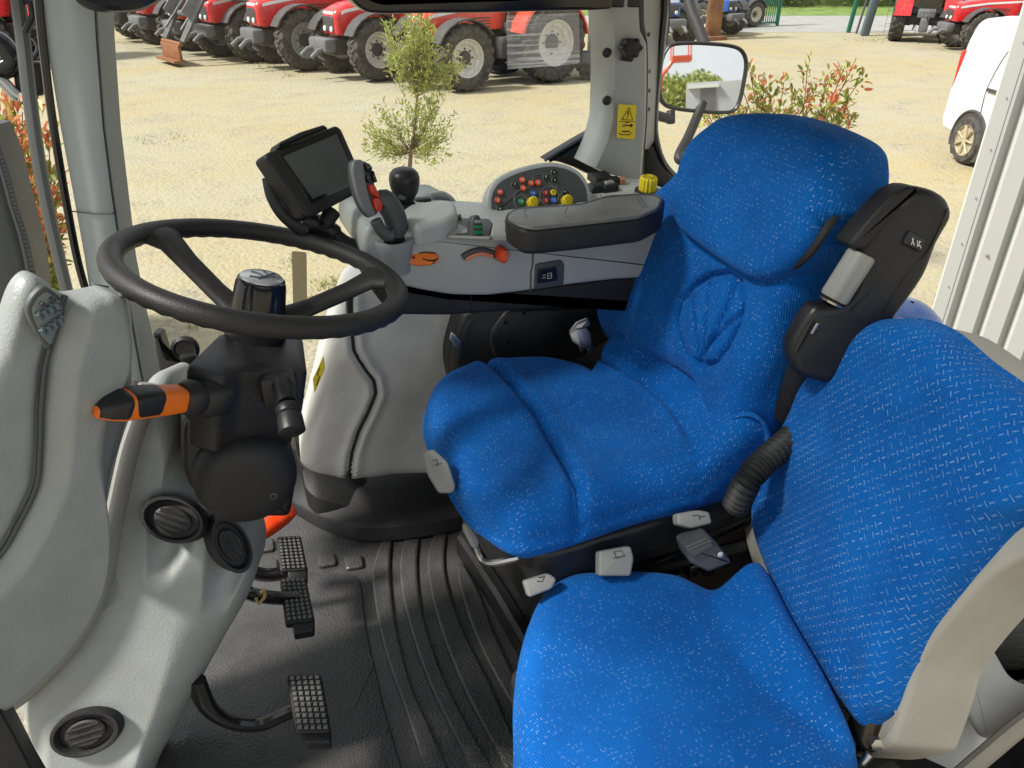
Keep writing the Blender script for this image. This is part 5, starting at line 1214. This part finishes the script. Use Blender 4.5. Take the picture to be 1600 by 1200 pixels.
def wheel_(t, c, R, wd, rim, side_):
    """tyre with chevron lugs; child rim; axle along local Y"""
    f = Fr(c, (1, 0, 0), (0, side_, 0)); b = MB(); h = wd/2
    b.lathe([(R*.56, -h*.75), (R*.62, -h*.92), (R*.78, -h), (R*.90, -h*.93), (R*.945, -h*.7), (R*.955, 0), (R*.945, h*.7), (R*.90, h*.93), (R*.78, h), (R*.62, h*.92), (R*.56, h*.75)], f.mat(), 40, caps=False)
    nl = 20
    for k in range(nl):
        for sd in (-1, 1):
            a0 = 2*math.pi*(k+(.5 if sd > 0 else 0))/nl; P = []
            for j in range(5):
                u = j/4; z = sd*h*(.02+.98*u); a = a0+.20*(1-u); r0 = R*(.95-.10*max(0, u-.7)/.3)
                P.append((a, z, r0))
            rs = []
            for (a, z, r0) in P:
                da = .052; r1 = r0+R*.055
                rs.append([f.w(r0*.97*math.cos(a-da), r0*.97*math.sin(a-da), z), f.w(r1*math.cos(a-da*.7), r1*math.sin(a-da*.7), z), f.w(r1*math.cos(a+da*.7), r1*math.sin(a+da*.7), z), f.w(r0*.97*math.cos(a+da), r0*.97*math.sin(a+da), z)])
            b.rings(rs)
    ty = b.build('wheel', M['tyre'], t, 40)
    b = MB(); r0 = R*.585
    b.lathe([(r0, -h*.5), (r0, h*.78), (r0*.95, h*.80), (r0*.90, h*.70), (r0*.86, h*.45), (r0*.70, h*.36), (r0*.62, h*.12), (r0*.30, h*.10)], f.mat(), 36)
    for k in range(8):
        a = 2*math.pi*k/8; b.box(f.w(r0*.80*math.cos(a), r0*.80*math.sin(a), h*.42), (R*.10, .04, R*.10), Matrix.Rotation(0, 3, 'Y'), bev=.01)
    b.build('rim', rim, ty, 40)
    b = MB(); b.lathe([(r0*.36, h*.05), (r0*.36, h*.22), (r0*.30, h*.38), (r0*.12, h*.42)], f.mat(), 20)
    for k in range(8): a = 2*math.pi*k/8; q = f.mat(r0*.47*math.cos(a), r0*.47*math.sin(a), h*.1); b.lathe([(.018, 0), (.018, .03), (.01, .035)], q, 6)
    b.build('hub', M['engine'], ty)
    return ty
def mk_tractor(name, label, red, rim, group, nose=2.75, grille='new', loader=False):
    LOC[None] = V((0, 0, 0)); t = thing(name, label, 'tractor', (0, 0, 0), group); Rf, Rr, wb, tr = .63, .79, 2.12, .86
    # hood
    b = MB(); rs = []
    for x, w_, z0, z1, rd in [(.75, .38, 1.05, 1.66, .16), (1.2, .38, 1.05, 1.64, .16), (1.9, .37, .98, 1.58, .16), (2.4, .355, .92, 1.50, .16), (nose-.12, .34, .88, 1.42, .15), (nose-.03, .32, .90, 1.36, .13), (nose, .27, .96, 1.28, .1)]:
        o = rounded([(-w_, z0, .04), (w_, z0, .04), (w_*.94, z1, rd), (-w_*.94, z1, rd)], .1, 5); rs.append([V((x, a, c)) for a, c in o])
    b.rings(rs); hd = b.build('hood', red, t, 50)
    b = MB(); b.box((nose-.02, 0, 1.11), (.08, .50, .30), bev=.03)
    b.build('grille', M['engine'], hd)
    b = MB(); b.box((nose-.035, 0, 1.315), (.07, .46, .07), bev=.02); b.build('headlight', M['lamp'], hd)
    for s_ in (-1, 1):
        b = MB(); b.lathe([(.055, -.02), (.06, .02), (.05, .035), (.02, .04)], Fr((nose+.01, s_*.15, 1.01), (0, 1, 0), (1, 0, 0)).mat(), 16); b.build('headlight', M['lamp'], hd)
        b = MB(); rs = []                              # pale side stripe following the hood
        for x, w_, z in [(.8, .378, 1.47), (1.9, .372, 1.41), (2.5, .352, 1.33), (nose-.16, .340, 1.29)]: rs.append([V((x, s_*(w_*.965+.002), z)), V((x, s_*(w_*.965+.006), z)), V((x, s_*(w_*.955+.006), z+.06)), V((x, s_*(w_*.955+.002), z+.06))])
        b.rings(rs); b.build('stripe', M['white'], hd)
        b = MB()
        for k in range(4): b.box((1.45, s_*.372, 1.12+.055*k), (.55, .012, .02))
        b.build('side_vent', M['engine'], hd)
    # chassis
    b = MB(); b.box((1.2, 0, .78), (2.6, .42, .46), bev=.05); b.box((wb, 0, .62), (.22, 1.5, .2), bev=.05); b.box((0, 0, .79), (.5, 1.4, .42), bev=.1)
    b.box((2.6, 0, .66), (.5, .5, .34), bev=.04); b.box((.75, .55, .72), (.75, .32, .42), bev=.06); b.box((.75, -.55, .72), (.75, .32, .42), bev=.06)
    for k in range(3): b.box((.85, .78, .45+.22*k), (.36, .22, .03))
    b.build('chassis', M['engine'], t)
    b = MB(); b.box((2.95, 0, .72), (.28, .8, .26), bev=.05); b.tube([(2.7, .2, .7), (3.2, .25, .62), (3.35, .25, .5)], .05, 8); b.tube([(2.7, -.2, .7), (3.2, -.25, .62), (3.35, -.25, .5)], .05, 8); b.build('front_linkage', M['castgrey'], t)
    # cab
    b = MB()
    for s_ in (-1, 1):
        b.tube([(.85, s_*.52, 1.1), (.78, s_*.55, 1.7), (.55, s_*.55, 2.5)], .04, 8); b.tube([(-.45, s_*.6, 1.2), (-.5, s_*.58, 2.5)], .045, 8); b.tube([(.2, s_*.62, 1.2), (.1, s_*.6, 2.5)], .03, 8)
    b.box((.25, 0, 1.08), (1.3, 1.2, .22), bev=.05); b.box((.05, 0, 1.45), (.5, .55, .5), bev=.08); cb = b.build('cab_frame', M['engine'], t)
    b = MB()
    for s_ in (-1, 1): b.add([(.83, s_*.56, 1.2), (-.45, s_*.6, 1.2), (-.48, s_*.58, 2.48), (.56, s_*.55, 2.48)], [(0, 1, 2, 3)])
    b.add([(.83, -.53, 1.2), (.83, .53, 1.2), (.57, .54, 2.48), (.57, -.54, 2.48)], [(0, 1, 2, 3)]); b.add([(-.46, -.58, 1.2), (-.46, .58, 1.2), (-.5, .57, 2.48), (-.5, -.57, 2.48)], [(0, 1, 2, 3)])
    b.build('cab_glass', M['glass2'], cb, normals=False)
    b = MB(); b.box((0.0, 0, 2.56), (1.3, 1.3, .18), bev=.07, seg=3); b.build('roof', red, t)
    # fenders
    for s_ in (-1, 1):
        b = MB(); rs = []
        for k in range(13):
            a = R_(15+13*k); rr = Rr*1.12
            rs.append([V((rr*math.cos(a), s_*.52, Rr+rr*math.sin(a))), V((rr*math.cos(a), s_*1.06, Rr+rr*math.sin(a))), V(((rr-.05)*math.cos(a), s_*1.08, Rr+(rr-.05)*math.sin(a))), V(((rr-.05)*math.cos(a), s_*.52, Rr+(rr-.05)*math.sin(a)))])
        b.rings(rs); b.build('rear_fender', red, t, 45)
        b = MB(); rs = []
        for k in range(9):
            a = R_(25+15*k); rr = Rf*1.14; rs.append([V((wb+rr*math.cos(a), s_*(tr-.18), Rf+rr*math.sin(a))), V((wb+rr*math.cos(a), s_*(tr+.2), Rf+rr*math.sin(a))), V((wb+(rr-.03)*math.cos(a), s_*(tr+.2), Rf+(rr-.03)*math.sin(a))), V((wb+(rr-.03)*math.cos(a), s_*(tr-.18), Rf+(rr-.03)*math.sin(a)))])
        b.rings(rs); b.build('front_fender', M['engine'], t, 45)
        b = MB(); b.box((-.72, s_*.75, 1.25), (.06, .18, .1), bev=.02); b.build('tail_light', M['redor'], t)
        wheel_(t, (wb, s_*tr, Rf), Rf, .42, rim, s_); wheel_(t, (0, s_*(tr+.02), Rr), Rr, .50, rim, s_)
    b = MB(); b.tube([(-.3, .3, .6), (-.95, .35, .5)], .04, 8); b.tube([(-.3, -.3, .6), (-.95, -.35, .5)], .04, 8); b.tube([(-.4, 0, 1.0), (-.9, 0, .9)], .035, 8); b.box((-.55, 0, .62), (.3, .3, .5), bev=.05); b.box((-.6, 0, 1.0), (.2, .6, .3), bev=.05)
    for k in range(5): b.tube([(-.55, -.25+.12*k, 1.15), (-.72, -.2+.1*k, 1.05)], .02, 6)
    b.build('rear_linkage', M['castgrey'], t)
    b = MB(); b.tube([(1.0, -.46, 1.2), (1.0, -.46, 2.6)], .05, 10); b.build('exhaust_pipe', M['engine'], t)
    return t
def place(t, g, hd_, sc_=1.0, anchor=(2.12, 1.07)):
    """put the tractor so that the given foot point (local x, y) stands on ground point g (yard axes), heading hd_ (yard axes)"""
    h = (RT*hd_[0]+HD*hd_[1]).normalized(); ang = math.atan2(h.y, h.x); t.scale = (sc_,)*3; t.rotation_euler = (0, 0, ang)
    lf_ = V((-h.y, h.x, 0)); t.location = RT*g[0]+HD*g[1] - h*anchor[0]*sc_ - lf_*anchor[1]*sc_
def gp(u, v): q = Z(u, v, 0); return (q.dot(RT), q.dot(HD))
hdg = (-.83, -.556)
GR = 'red tractors parked in a row across the yard'
t1 = mk_tractor('red_tractor', 'faded orange-red older tractor with white rims, nearest in the row behind the olive tree', M['red2'], M['rimw'], GR); place(t1, gp(735, 145), hdg)
t2 = mk_tractor('red_tractor', 'glossy red tractor with white rims and its nose just left of the olive tree', M['red'], M['rimw'], GR); place(t2, gp(600, 128), (-.78, -.62))
t3 = mk_tractor('red_tractor', 'big red tractor with grey rims and tall dark grille, third from the olive tree', M['red'], M['rimg'], GR, nose=2.9); place(t3, gp(487, 112), (-.80, -.60), 1.05)
t4 = copy_tree(t3); t4['label'] = 'red tractor carrying a grey front loader lowered to the gravel'; place(t4, gp(405, 98), (-.76, -.65), 1.0)
# front loader on the fourth one
b = MB()
for s_ in (-1, 1):
    b.tube([(1.1, s_*.62, 1.0), (1.15, s_*.62, 1.75), (1.4, s_*.60, 1.9)], .07, 8); b.tube([(1.3, s_*.60, 1.85), (2.6, s_*.60, 1.65), (3.1, s_*.60, 1.45), (3.75, s_*.60, .55)], [.085, .10, .10, .07], 4)
    b.tube([(1.6, s_*.56, 1.25), (2.7, s_*.57, 1.5)], .04, 8); b.tube([(2.9, s_*.52, 1.65), (3.7, s_*.52, .8)], .03, 8); b.box((3.3, s_*.60, 1.35), (.7, .06, .34), Matrix.Rotation(.85, 3, 'Y'), bev=.02)
b.tube([(3.3, -.6, 1.1), (3.3, .6, 1.1)], .07, 10); ldr = b.build('front_loader', M['castgrey'], t4)
b = MB(); b.tube([(3.8, -.62, .5), (3.8, .62, .5)], .05, 8); b.box((3.85, 0, .3), (.08, 1.2, .36), bev=.02); b.box((3.9, 0, .12), (.3, 1.25, .05)); b.build('loader_carrier', plastic('rust', (.25, .10, .04), .7, var=.2), ldr)
prev = [((352, 89), 'red tractor between the loader tractor and the far end of the row', (-.76, -.65), 1.0), ((295, 78), 'red tractor, second from the far left end of the row', (-.74, -.67), 1.0), ((248, 68), 'red tractor last at the far left end of the row', (-.74, -.67), 1.0)]
for (px, lb, hh, s_) in prev:
    t = copy_tree(t3); t['label'] = lb; place(t, gp(*px), hh, s_)
tl_ = copy_tree(t3); tl_['label'] = 'red tractor seen past the work lamp at the far left edge'; place(tl_, gp(-5, 112), (-.4, -.9), 1.0)
t['label'] = 'red tractor parked last at the far left end of the row'
trr = copy_tree(t2); trr['label'] = 'red tractor seen squarely from behind near the yard gate'; trr['group'] = 'red tractors parked by the gate'; place(trr, gp(1436, 65), (.40, .92), .80, (0, 0))
trt = copy_tree(t3); trt['label'] = 'red tractor with a grey rimmed front wheel, partly hidden by the white van'; trt['group'] = 'red tractors parked by the gate'; place(trt, gp(1530, 84), (-.97, .05), .82)
GB = 'blue tractors near the green gate'
tb = mk_tractor('blue_tractor', 'blue tractor with cream rims beside the green gate', M['blue'], M['rimc'], GB); place(tb, gp(1180, 43), (.90, .45), .66, (2.12, -1.07))
tb2 = copy_tree(tb); tb2['label'] = 'blue tractor with cream rims just left of the rusty beam'; place(tb2, gp(1092, 58), (.6, -.8), .8, (2.12, -1.07))
tb3 = copy_tree(tb); tb3['label'] = 'blue tractor mostly hidden behind the grey rear cab pillar'; place(tb3, gp(1030, 72), (.3, -.95), .9, (2.12, 0))
# ---- rusty beam, gate, posts
def post(name, label, cat, u, v, wpx, h_, mat_, lean=0, base=None):
    q = Z(u, v, 0); k = (q-CAM).dot(FWD); w_ = wpx*k/F; b = MB(); b.box(q+V((0, 0, h_/2)), (w_, w_*.7, h_), Matrix.Rotation(-YAW, 3, 'Z') @ Matrix.Rotation(lean, 3, 'Y'), bev=w_*.08)
    if base: b.box(q+V((0, 0, .06)), (w_*1.6, w_*1.4, .12), bev=.02)
    o = b.build(name, mat_); tag(o, label, cat); return o
post('rusty_beam', 'upright rusty brown beam standing above the wing mirror', 'beam', 1112, 62, 22, 3.2, plastic('rust_beam', (.22, .10, .045), .8, var=.35, vscale=3, dust=(.4, .2, .08, .5)), base=True)
M['gateg'] = plastic('gate_green', (.02, .16, .10), .5, var=.05)
gt = thing('yard_gate', 'green barred metal gate beside the blue tractor', 'gate', Z(1200, 40, 0)); b = MB(); A = Z(1188, 42, 0); B2 = Z(1214, 40, 0)
for k in range(9): q = A.lerp(B2, k/8); b.tube([q+V((0, 0, .05)), q+V((0, 0, 2.1))], .02, 6)
for z in (.12, 1.1, 2.1): b.tube([A+V((0, 0, z)), B2+V((0, 0, z))], .03, 6)
b.build('bars', M['gateg'], gt); b = MB(); b.tube([B2, B2+V((0, 0, 2.4))], .06, 8); b.build('gate_post', M['gateg'], gt)
post('green_post', 'slim green fence post at the road opening', 'post', 1330, 51, 6, 2.6, M['gateg'], .08)
post('leaning_pole', 'thin pale pole leaning between the two fence posts', 'pole', 1345, 53, 3, 2.6, M['castgrey'], .12)
post('steel_post', 'thick dark grey steel post at the road opening', 'post', 1357, 56, 12, 2.8, plastic('post_grey', (.10, .13, .16), .5, var=.1), .1)
b = MB()
for k in range(24):
    q = G(12.2+.5*k, 27.6-.02*k); b.tube([q, q+V((0, 0, 2.0))], .006, 4)
for z in [.1+.2*k for k in range(10)]: b.tube([G(12.2, 27.6, z), G(24, 27.1, z)], .005, 4)
tag(b.build('mesh_fence', M['gateg']), 'green wire mesh fence behind the red tractor seen from the rear', 'fence')
# ---- hedge far behind the road: leaf-mass
random.seed(11); b = MB(); hm = leafmat('hedge_leaf', [(0, (.025, .055, .012)), (1, (.15, .20, .045)), (.5, (.07, .11, .022))], .25)
for k in range(9000):
    x = random.uniform(4, 48); h_ = 2.6+.5*math.sin(x*.9)+.4*math.sin(x*2.3+1); z = h_*random.random()**.7; y = 39.5+random.gauss(0, .5)-.3*math.sin(x*1.7)+.25*z
    leaf(b, G(x, y, z), rnd(), rnd(), random.uniform(.15, .32), random.uniform(.12, .2))
hb = MB(); rs = []
for k in range(45):
    x = 4+k; rs.append([G(x, 39.9, 0), G(x, 40.1, 1.9+.3*math.sin(x*.9)), G(x, 42.5, 2.2+.3*math.sin(x*.9)), G(x, 43, 0)])
b.rings(rs); tag(b.build('hedge', hm, weld=False, normals=False), 'long dark green hedge along the far side of the road', 'hedge')
# ---- tillage implement at the right end of the red row
im = thing('field_implement', 'grey farm implement with slatted white guard and caster wheel beside the red tractors', 'implement', Z(930, 125, 0)); io = Z(930, 122, 0)
IMF = Fr(io, RT, -HD); b = MB()
def ib(u, v, wpx, hpx, dep, th=.3, bev=.01):
    a, c = IMF.hit(u, v, dep); k = (IMF.w(a, c, dep)-CAM).dot(FWD)/F; b.box(IMF.w(a, c, dep), (wpx*k, th, hpx*k), Matrix.Rotation(-YAW, 3, 'Z'), bev=bev)
ib(930, 95, 60, 26, .0, .5, .03); ib(925, 82, 70, 6, .1, .1); ib(905, 70, 4, 50, .0, .1); ib(944, 105, 20, 22, .1, .3, .03); b.build('frame', M['castgrey'], im)
b = MB(); ib(944, 117, 24, 12, .12, .25); b.build('skid', plastic('rust2', (.24, .13, .07), .8, var=.2), im)
b = MB(); a, c = IMF.hit(917, 113, .3); b.lathe([(.12, -.05), (.165, -.05), (.175, 0), (.165, .05), (.12, .05)], IMF.mat(a, c, .3), 22); cw = b.build('caster_wheel', M['tyre'], im)
b = MB(); b.lathe([(.12, -.04), (.12, .04), (.05, .05)], IMF.mat(a, c, .3), 16); b.build('rim', M['rimg'], cw)
b = MB(); ib(932, 48, 26, 56, -.3, .06); gd = b.build('guard', M['rimc'], im)
b = MB()
for k in range(11): ib(932, 24+5*k, 20, 1.6, -.26, .03, 0)
b.build('guard_slat', M['engine'], gd)
# ---- white van
LOC[None] = V((0, 0, 0)); vn = thing('white_van', 'small white delivery van parked behind the corner of the clad wall', 'van', (0, 0, 0))
M['vanw'] = plastic('van_white', (.76, .77, .77), .25, var=.02, vscale=2, coat=.4)
b = MB(); rs = []   # local: x forward, y left; rear wheel centre at x=0
for x, w_, z0, z1, rd in [(-.78, .70, .45, 1.45, .10), (-.76, .78, .38, 1.62, .15), (-.66, .81, .32, 1.76, .18), (-.3, .83, .30, 1.81, .2), (1.0, .83, .28, 1.83, .2), (1.75, .82, .28, 1.78, .22), (2.3, .80, .28, 1.35, .2), (3.0, .76, .3, 1.10, .2), (3.25, .66, .36, .85, .15)]:
    o = rounded([(-w_, z0, .10), (w_, z0, .10), (w_*.985, .95, .3), (w_*.86, z1, rd), (-w_*.86, z1, rd), (-w_*.985, .95, .3)], .1, 6); rs.append([V((x, a, c)) for a, c in o])
b.rings(rs); vb = b.build('body', M['vanw'], vn, 50)
for sd in (-1, 1):
    for x in (0, 2.6):
        f = Fr((x, sd*.745, .315), (1, 0, 0), (0, sd, 0))
        b = MB(); b.tube([f.w(.375*math.cos(R_(q)), .375*math.sin(R_(q))*1, .086) for q in range(-20, 201, 10)], .02, 8); b.prism([(.365*math.cos(R_(q)), .365*math.sin(R_(q))) for q in range(-40, 221, 10)], f, .05, .088); b.build('wheel_arch', M['engine'], vn)
        b = MB(); b.lathe([(.20, -.09), (.27, -.09), (.31, -.06), (.315, .04), (.30, .09), (.27, .125), (.20, .125)], f.mat(), 36, caps=False); wl = b.build('wheel', M['tyre'], vn)
        b = MB(); b.lathe([(.205, .0), (.205, .122), (.195, .126), (.185, .10), (.05, .095)], f.mat(), 32)
        for k in range(7):
            a = 2*math.pi*k/7; d = V((math.cos(a), math.sin(a))); b.tube([f.w(d.x*.04, d.y*.04, .118), f.w(d.x*.19, d.y*.19, .118)], .022, 6, sq=(1, .6))
        b.lathe([(.05, .1), (.05, .128), (.02, .13)], f.mat(), 16); b.build('hubcap', plastic('hubcap_sand', (.42, .36, .24), .45, var=.08), wl)
    b = MB(); b.box((.62, sd*.828, .98), (1.0, .02, .045), bev=.006); b.build('door_rail', M['engine'], vb)
    b = MB(); b.tube([V((x, sd*(.832-.0)*(1 if z < 1 else 1-.12*(z-.95)/.8), z)) for x, z in cr([(.15,.5),(.10,1.0),(.22,1.45),(.5,1.6),(1.0,1.62),(1.2,1.62)], 5, False)], .006, 5); b.build('door_seam', M['engine'], vb)
    b = MB(); b.box((-.735, sd*.70, 1.10), (.10, .14, .52), bev=.04); b.build('tail_light', plastic('tail_red', (.45, .03, .02), .2), vb)
b = MB(); b.box((-.76, 0, .48), (.12, 1.5, .22), bev=.05); b.build('bumper', M['engine'], vn)
b = MB(); b.add([(-.785, -.55, 1.1), (-.785, .55, 1.1), (-.735, .5, 1.55), (-.735, -.5, 1.55)], [(0, 1, 2, 3)]); b.add([(1.8, -.66, 1.35), (1.8, .66, 1.35), (1.72, .6, 1.7), (1.72, -.6, 1.7)], [(0, 1, 2, 3)]); b.build('rear_window', M['glass2'], vn, normals=False)
place(vn, gp(1500, 256), (.06, -1), 1.0, (0, -.83))
# ---- ribbed white cladding wall
wl0 = D(1521, 250, 3.5); wl0.z = 0; wdir = (RT*.985-HD*.17).normalized(); wn = V((wdir.y, -wdir.x, 0))
if wn.dot(V((0, 0, 0))-wl0) < 0: wn = -wn
b = MB(); prof = [(.16, -.25), (0, .03), (.005, .035), (.082, .035), (.092, -.012)]
x = .092
for k in range(52):
    prof += [(x+.038, -.012), (x+.046, .036), (x+.124, .036), (x+.132, -.012)]; x += .132
prof += [(x+.05, -.012), (x+.05, -.25)]
rs = [[wl0+wdir*a+wn*c+V((0, 0, z)) for a, c in prof] for z in (0, 5.5)]; b.rings(rs)
M['clad'] = plastic('cladding', (.55, .56, .53), .45, var=.02, vscale=1.5); wo = thing('clad_wall', 'white ribbed metal clad wall at the right edge of the yard', 'wall', wl0); wp = b.build('cladding', M['clad'], wo, 20)
b = MB()
for k in range(9):
    for z in (.4, 1.35, 2.0, 2.25, 2.7): b.lathe([(.008, 0), (.007, .006), (.003, .008)], Fr(wl0+wdir*(.092+.264*k+.08)+wn*.036+V((0, 0, z)), wdir, wn).mat(), 8)
for z in [.3+.22*k for k in range(20)]: b.lathe([(.004, 0), (.003, .004)], Fr(wl0+wdir*.045+wn*.035+V((0, 0, z)), wdir, wn).mat(), 6)
b.build('cladding_screw', M['steel'], wp)
b = MB(); b.tube([wl0+wdir*.066+wn*.0352+V((0, 0, 0.02)), wl0+wdir*.066+wn*.0352+V((0, 0, 5.4))], .0015, 4); b.build('corner_seam', M['castgrey'], wp)
# ---- own blue bodywork seen past the seats
bf = thing('rear_mudguard', 'blue ribbed mudguard of this tractor showing behind the folded armrest', 'mudguard', D(1425, 520, 2.0)); b = MB(); ff = Fr(D(1412, 520, 1.95), (0, 1, 0), (1, 0, 0)); rs = []
for k in range(14):
    a = R_(8*k); r_ = .085*math.cos(a)+.0015*(k % 2); rs.append([ff.o+RT*(r_*math.cos(t_))+HD*(r_*1.6*math.sin(t_))+V((0, 0, .085*math.sin(a))) for t_ in [2*math.pi*j/32 for j in range(32)]])
rs = [[q-V((0, 0, .5)) for q in rs[0]]]+rs; b.rings(rs); b.build('panel', M['blue'], bf, 25)
bf2 = thing('side_mudguard', 'pale blue mudguard edge of this tractor outside the right rear window', 'mudguard', W(1055, 278, 1.9)); b = MB(); b.prism(rounded(Fr(W(1055, 278, 1.9), RGT, (-.2, -.6, .8)).hits([(1015,265),(1050,262),(1090,270),(1200,300),(1200,340),(1040,320)]), .02), Fr(W(1055, 278, 1.9), RGT, (-.2, -.6, .8)), -.05, 0, .02); b.build('panel', plastic('faded_blue', (.28, .38, .55), .4, var=.05), bf2)
# ---- things the wing mirror reflects, standing behind the cab
def mir_hit(u, v, k):
    a, c = MR.hit(u, v); P_ = MR.w(a, c, 0); d = (P_-CAM).normalized(); d = d-MR.z*(2*d.dot(MR.z)); return P_+d*k
fl = mir_hit(1115, 150, 58); hx = (mir_hit(1140, 150, 58)-mir_hit(1090, 150, 58)); hx.z = 0; hx.normalize(); hb_ = hx.cross(V((0, 0, 1)))
if hb_.dot(V((0, 0, 0))-fl) < 0: hb_ = -hb_
L0 = mir_hit(1072, 150, 58); L1 = L0+hx*22*1.0; ztop = mir_hit(1115, 127, 58).z
shd = thing('grey_shed', 'grey metal shed with a dark doorway reflected in the wing mirror', 'shed', V((fl.x, fl.y, 0))); b = MB()
cen = (L0+L1)/2; cen.z = ztop/2; rotz = Matrix.Rotation(math.atan2(hx.y, hx.x), 3, 'Z'); b.box(cen-hb_*5, (22, 10, ztop), rotz, bev=.05); b.build('wall', plastic('shed_grey', (.36, .37, .37), .6, var=.04, vscale=.5), shd)
b = MB(); dc_ = mir_hit(1106, 150, 58); zd = mir_hit(1106, 138, 58).z; dc_.z = zd/2
dw = (mir_hit(1122, 150, 58)-mir_hit(1098, 150, 58)).length; q = L0+hx*((dc_-L0).dot(hx)); q.z = zd/2; b.box(q+hb_*.02, (dw, .1, zd), rotz); b.build('doorway', M['castgrey'], shd)
b = MB(); q2_ = q.copy(); q2_.z = zd+.15; b.box(q2_+hb_*.1-hx*dw*.3, (dw*2, .2, .22), rotz); b.build('door_track', M['white'], shd)
random.seed(5)
for i, (u0, v0, sz) in enumerate([(1050, 140, 3.0), (1066, 132, 3.2), (1094, 128, 2.4)]):
    q = mir_hit(u0, v0, 66); tt = thing('shed_tree', ['round bushy tree left of the grey shed in the mirror', 'taller tree at the corner of the grey shed in the mirror', 'tree top showing above the grey shed roof in the mirror'][i], 'tree', (q.x, q.y, 0), 'trees by the grey shed')
    b = MB(); b.tube([V((q.x, q.y, 0)), V((q.x, q.y, q.z))], [.2, .08], 8); b.build('trunk', M['bark'], tt)
    b = MB()
    for k in range(1100):
        d = rnd().normalized()*sz*random.random()**.4*(.8+.3*random.random()); d.z *= .8; o_ = V((q.x, q.y, q.z-sz*.5))+d
        if o_.z > .3: leaf(b, o_, rnd(), rnd(), .5, .35)
    b.build('crown', M['olive'], tt, weld=False, normals=False)
bl = thing('boom_lift', 'orange boom lift with raised basket reflected in the wing mirror', 'boom lift', V((mir_hit(1034, 150, 46).x, mir_hit(1034, 150, 46).y, 0))); A = mir_hit(1033, 120, 46); B2 = mir_hit(1051, 96, 46); C2 = mir_hit(1064, 88, 46); g0 = mir_hit(1020, 160, 46); g0.z = .8
b = MB(); b.tube([g0, A, B2, C2], [.16, .14, .12, .09], 6); b.build('boom', M['redor'], bl)
b = MB(); b.box(g0, (2.2, 1.6, 1.0), bev=.1); b.build('chassis', M['redor'], bl)
b = MB(); q = C2+V((0, 0, .35))
for dx in (-.5, .5):
    for dy in (-.4, .4): b.tube([q+V((dx, dy, -.5)), q+V((dx, dy, .5))], .04, 5)
b.box(q+V((0, 0, -.5)), (1.1, .9, .3)); b.tube([q+V((-.5, -.4, .5)), q+V((.5, -.4, .5)), q+V((.5, .4, .5)), q+V((-.5, .4, .5)), q+V((-.5, -.4, .5))], .04, 5); b.build('basket', M['redor'], bl)

# ================================================================ LIGHT
w_ = bpy.data.worlds.new('World'); sc.world = w_; w_.use_nodes = True; nt = w_.node_tree; B = NB(nt); bg = nt.nodes['Background']
SUN_EL, SUN_AZ = 50, 175       # azimuth of the sun seen from the cab, degrees from +x towards +y
sky = B.n('ShaderNodeTexSky'); sky.sky_type = 'NISHITA'; sky.sun_disc = False; sky.sun_elevation = R_(SUN_EL); sky.sun_rotation = R_(90-SUN_AZ); sky.dust_density = 3; sky.air_density = 1.0
tcw = B.n('ShaderNodeTexCoord'); cn = B.n('ShaderNodeTexNoise'); cn.inputs['Scale'].default_value = 2.2; cn.inputs['Detail'].default_value = 7; B.l(tcw.outputs['Generated'], cn.inputs['Vector'])
cloud = B.mix(B.math('MULTIPLY_ADD', B.ramp(cn.outputs[0], .35, .6), .35, .60), sky.outputs[0], (9.5, 9.6, 9.8))
B.l(cloud, bg.inputs[0]); bg.inputs[1].default_value = .066
sl = bpy.data.lights.new('sun', 'SUN'); so = bpy.data.objects.new('sun', sl); col.objects.link(so); sl.energy = 3.9; sl.angle = R_(9); sl.color = (1, .96, .89)
sd_ = V((math.cos(R_(SUN_EL))*math.cos(R_(SUN_AZ)), math.cos(R_(SUN_EL))*math.sin(R_(SUN_AZ)), math.sin(R_(SUN_EL)))); so.rotation_euler = (-sd_).to_track_quat('-Z', 'Y').to_euler()
sc.view_settings.view_transform = 'Standard'; sc.view_settings.look = 'None'; sc.view_settings.exposure = 0.72; sc.view_settings.gamma = 1
sc.cycles.max_bounces = 10; sc.cycles.transparent_max_bounces = 24; sc.cycles.caustics_reflective = False; sc.cycles.caustics_refractive = False
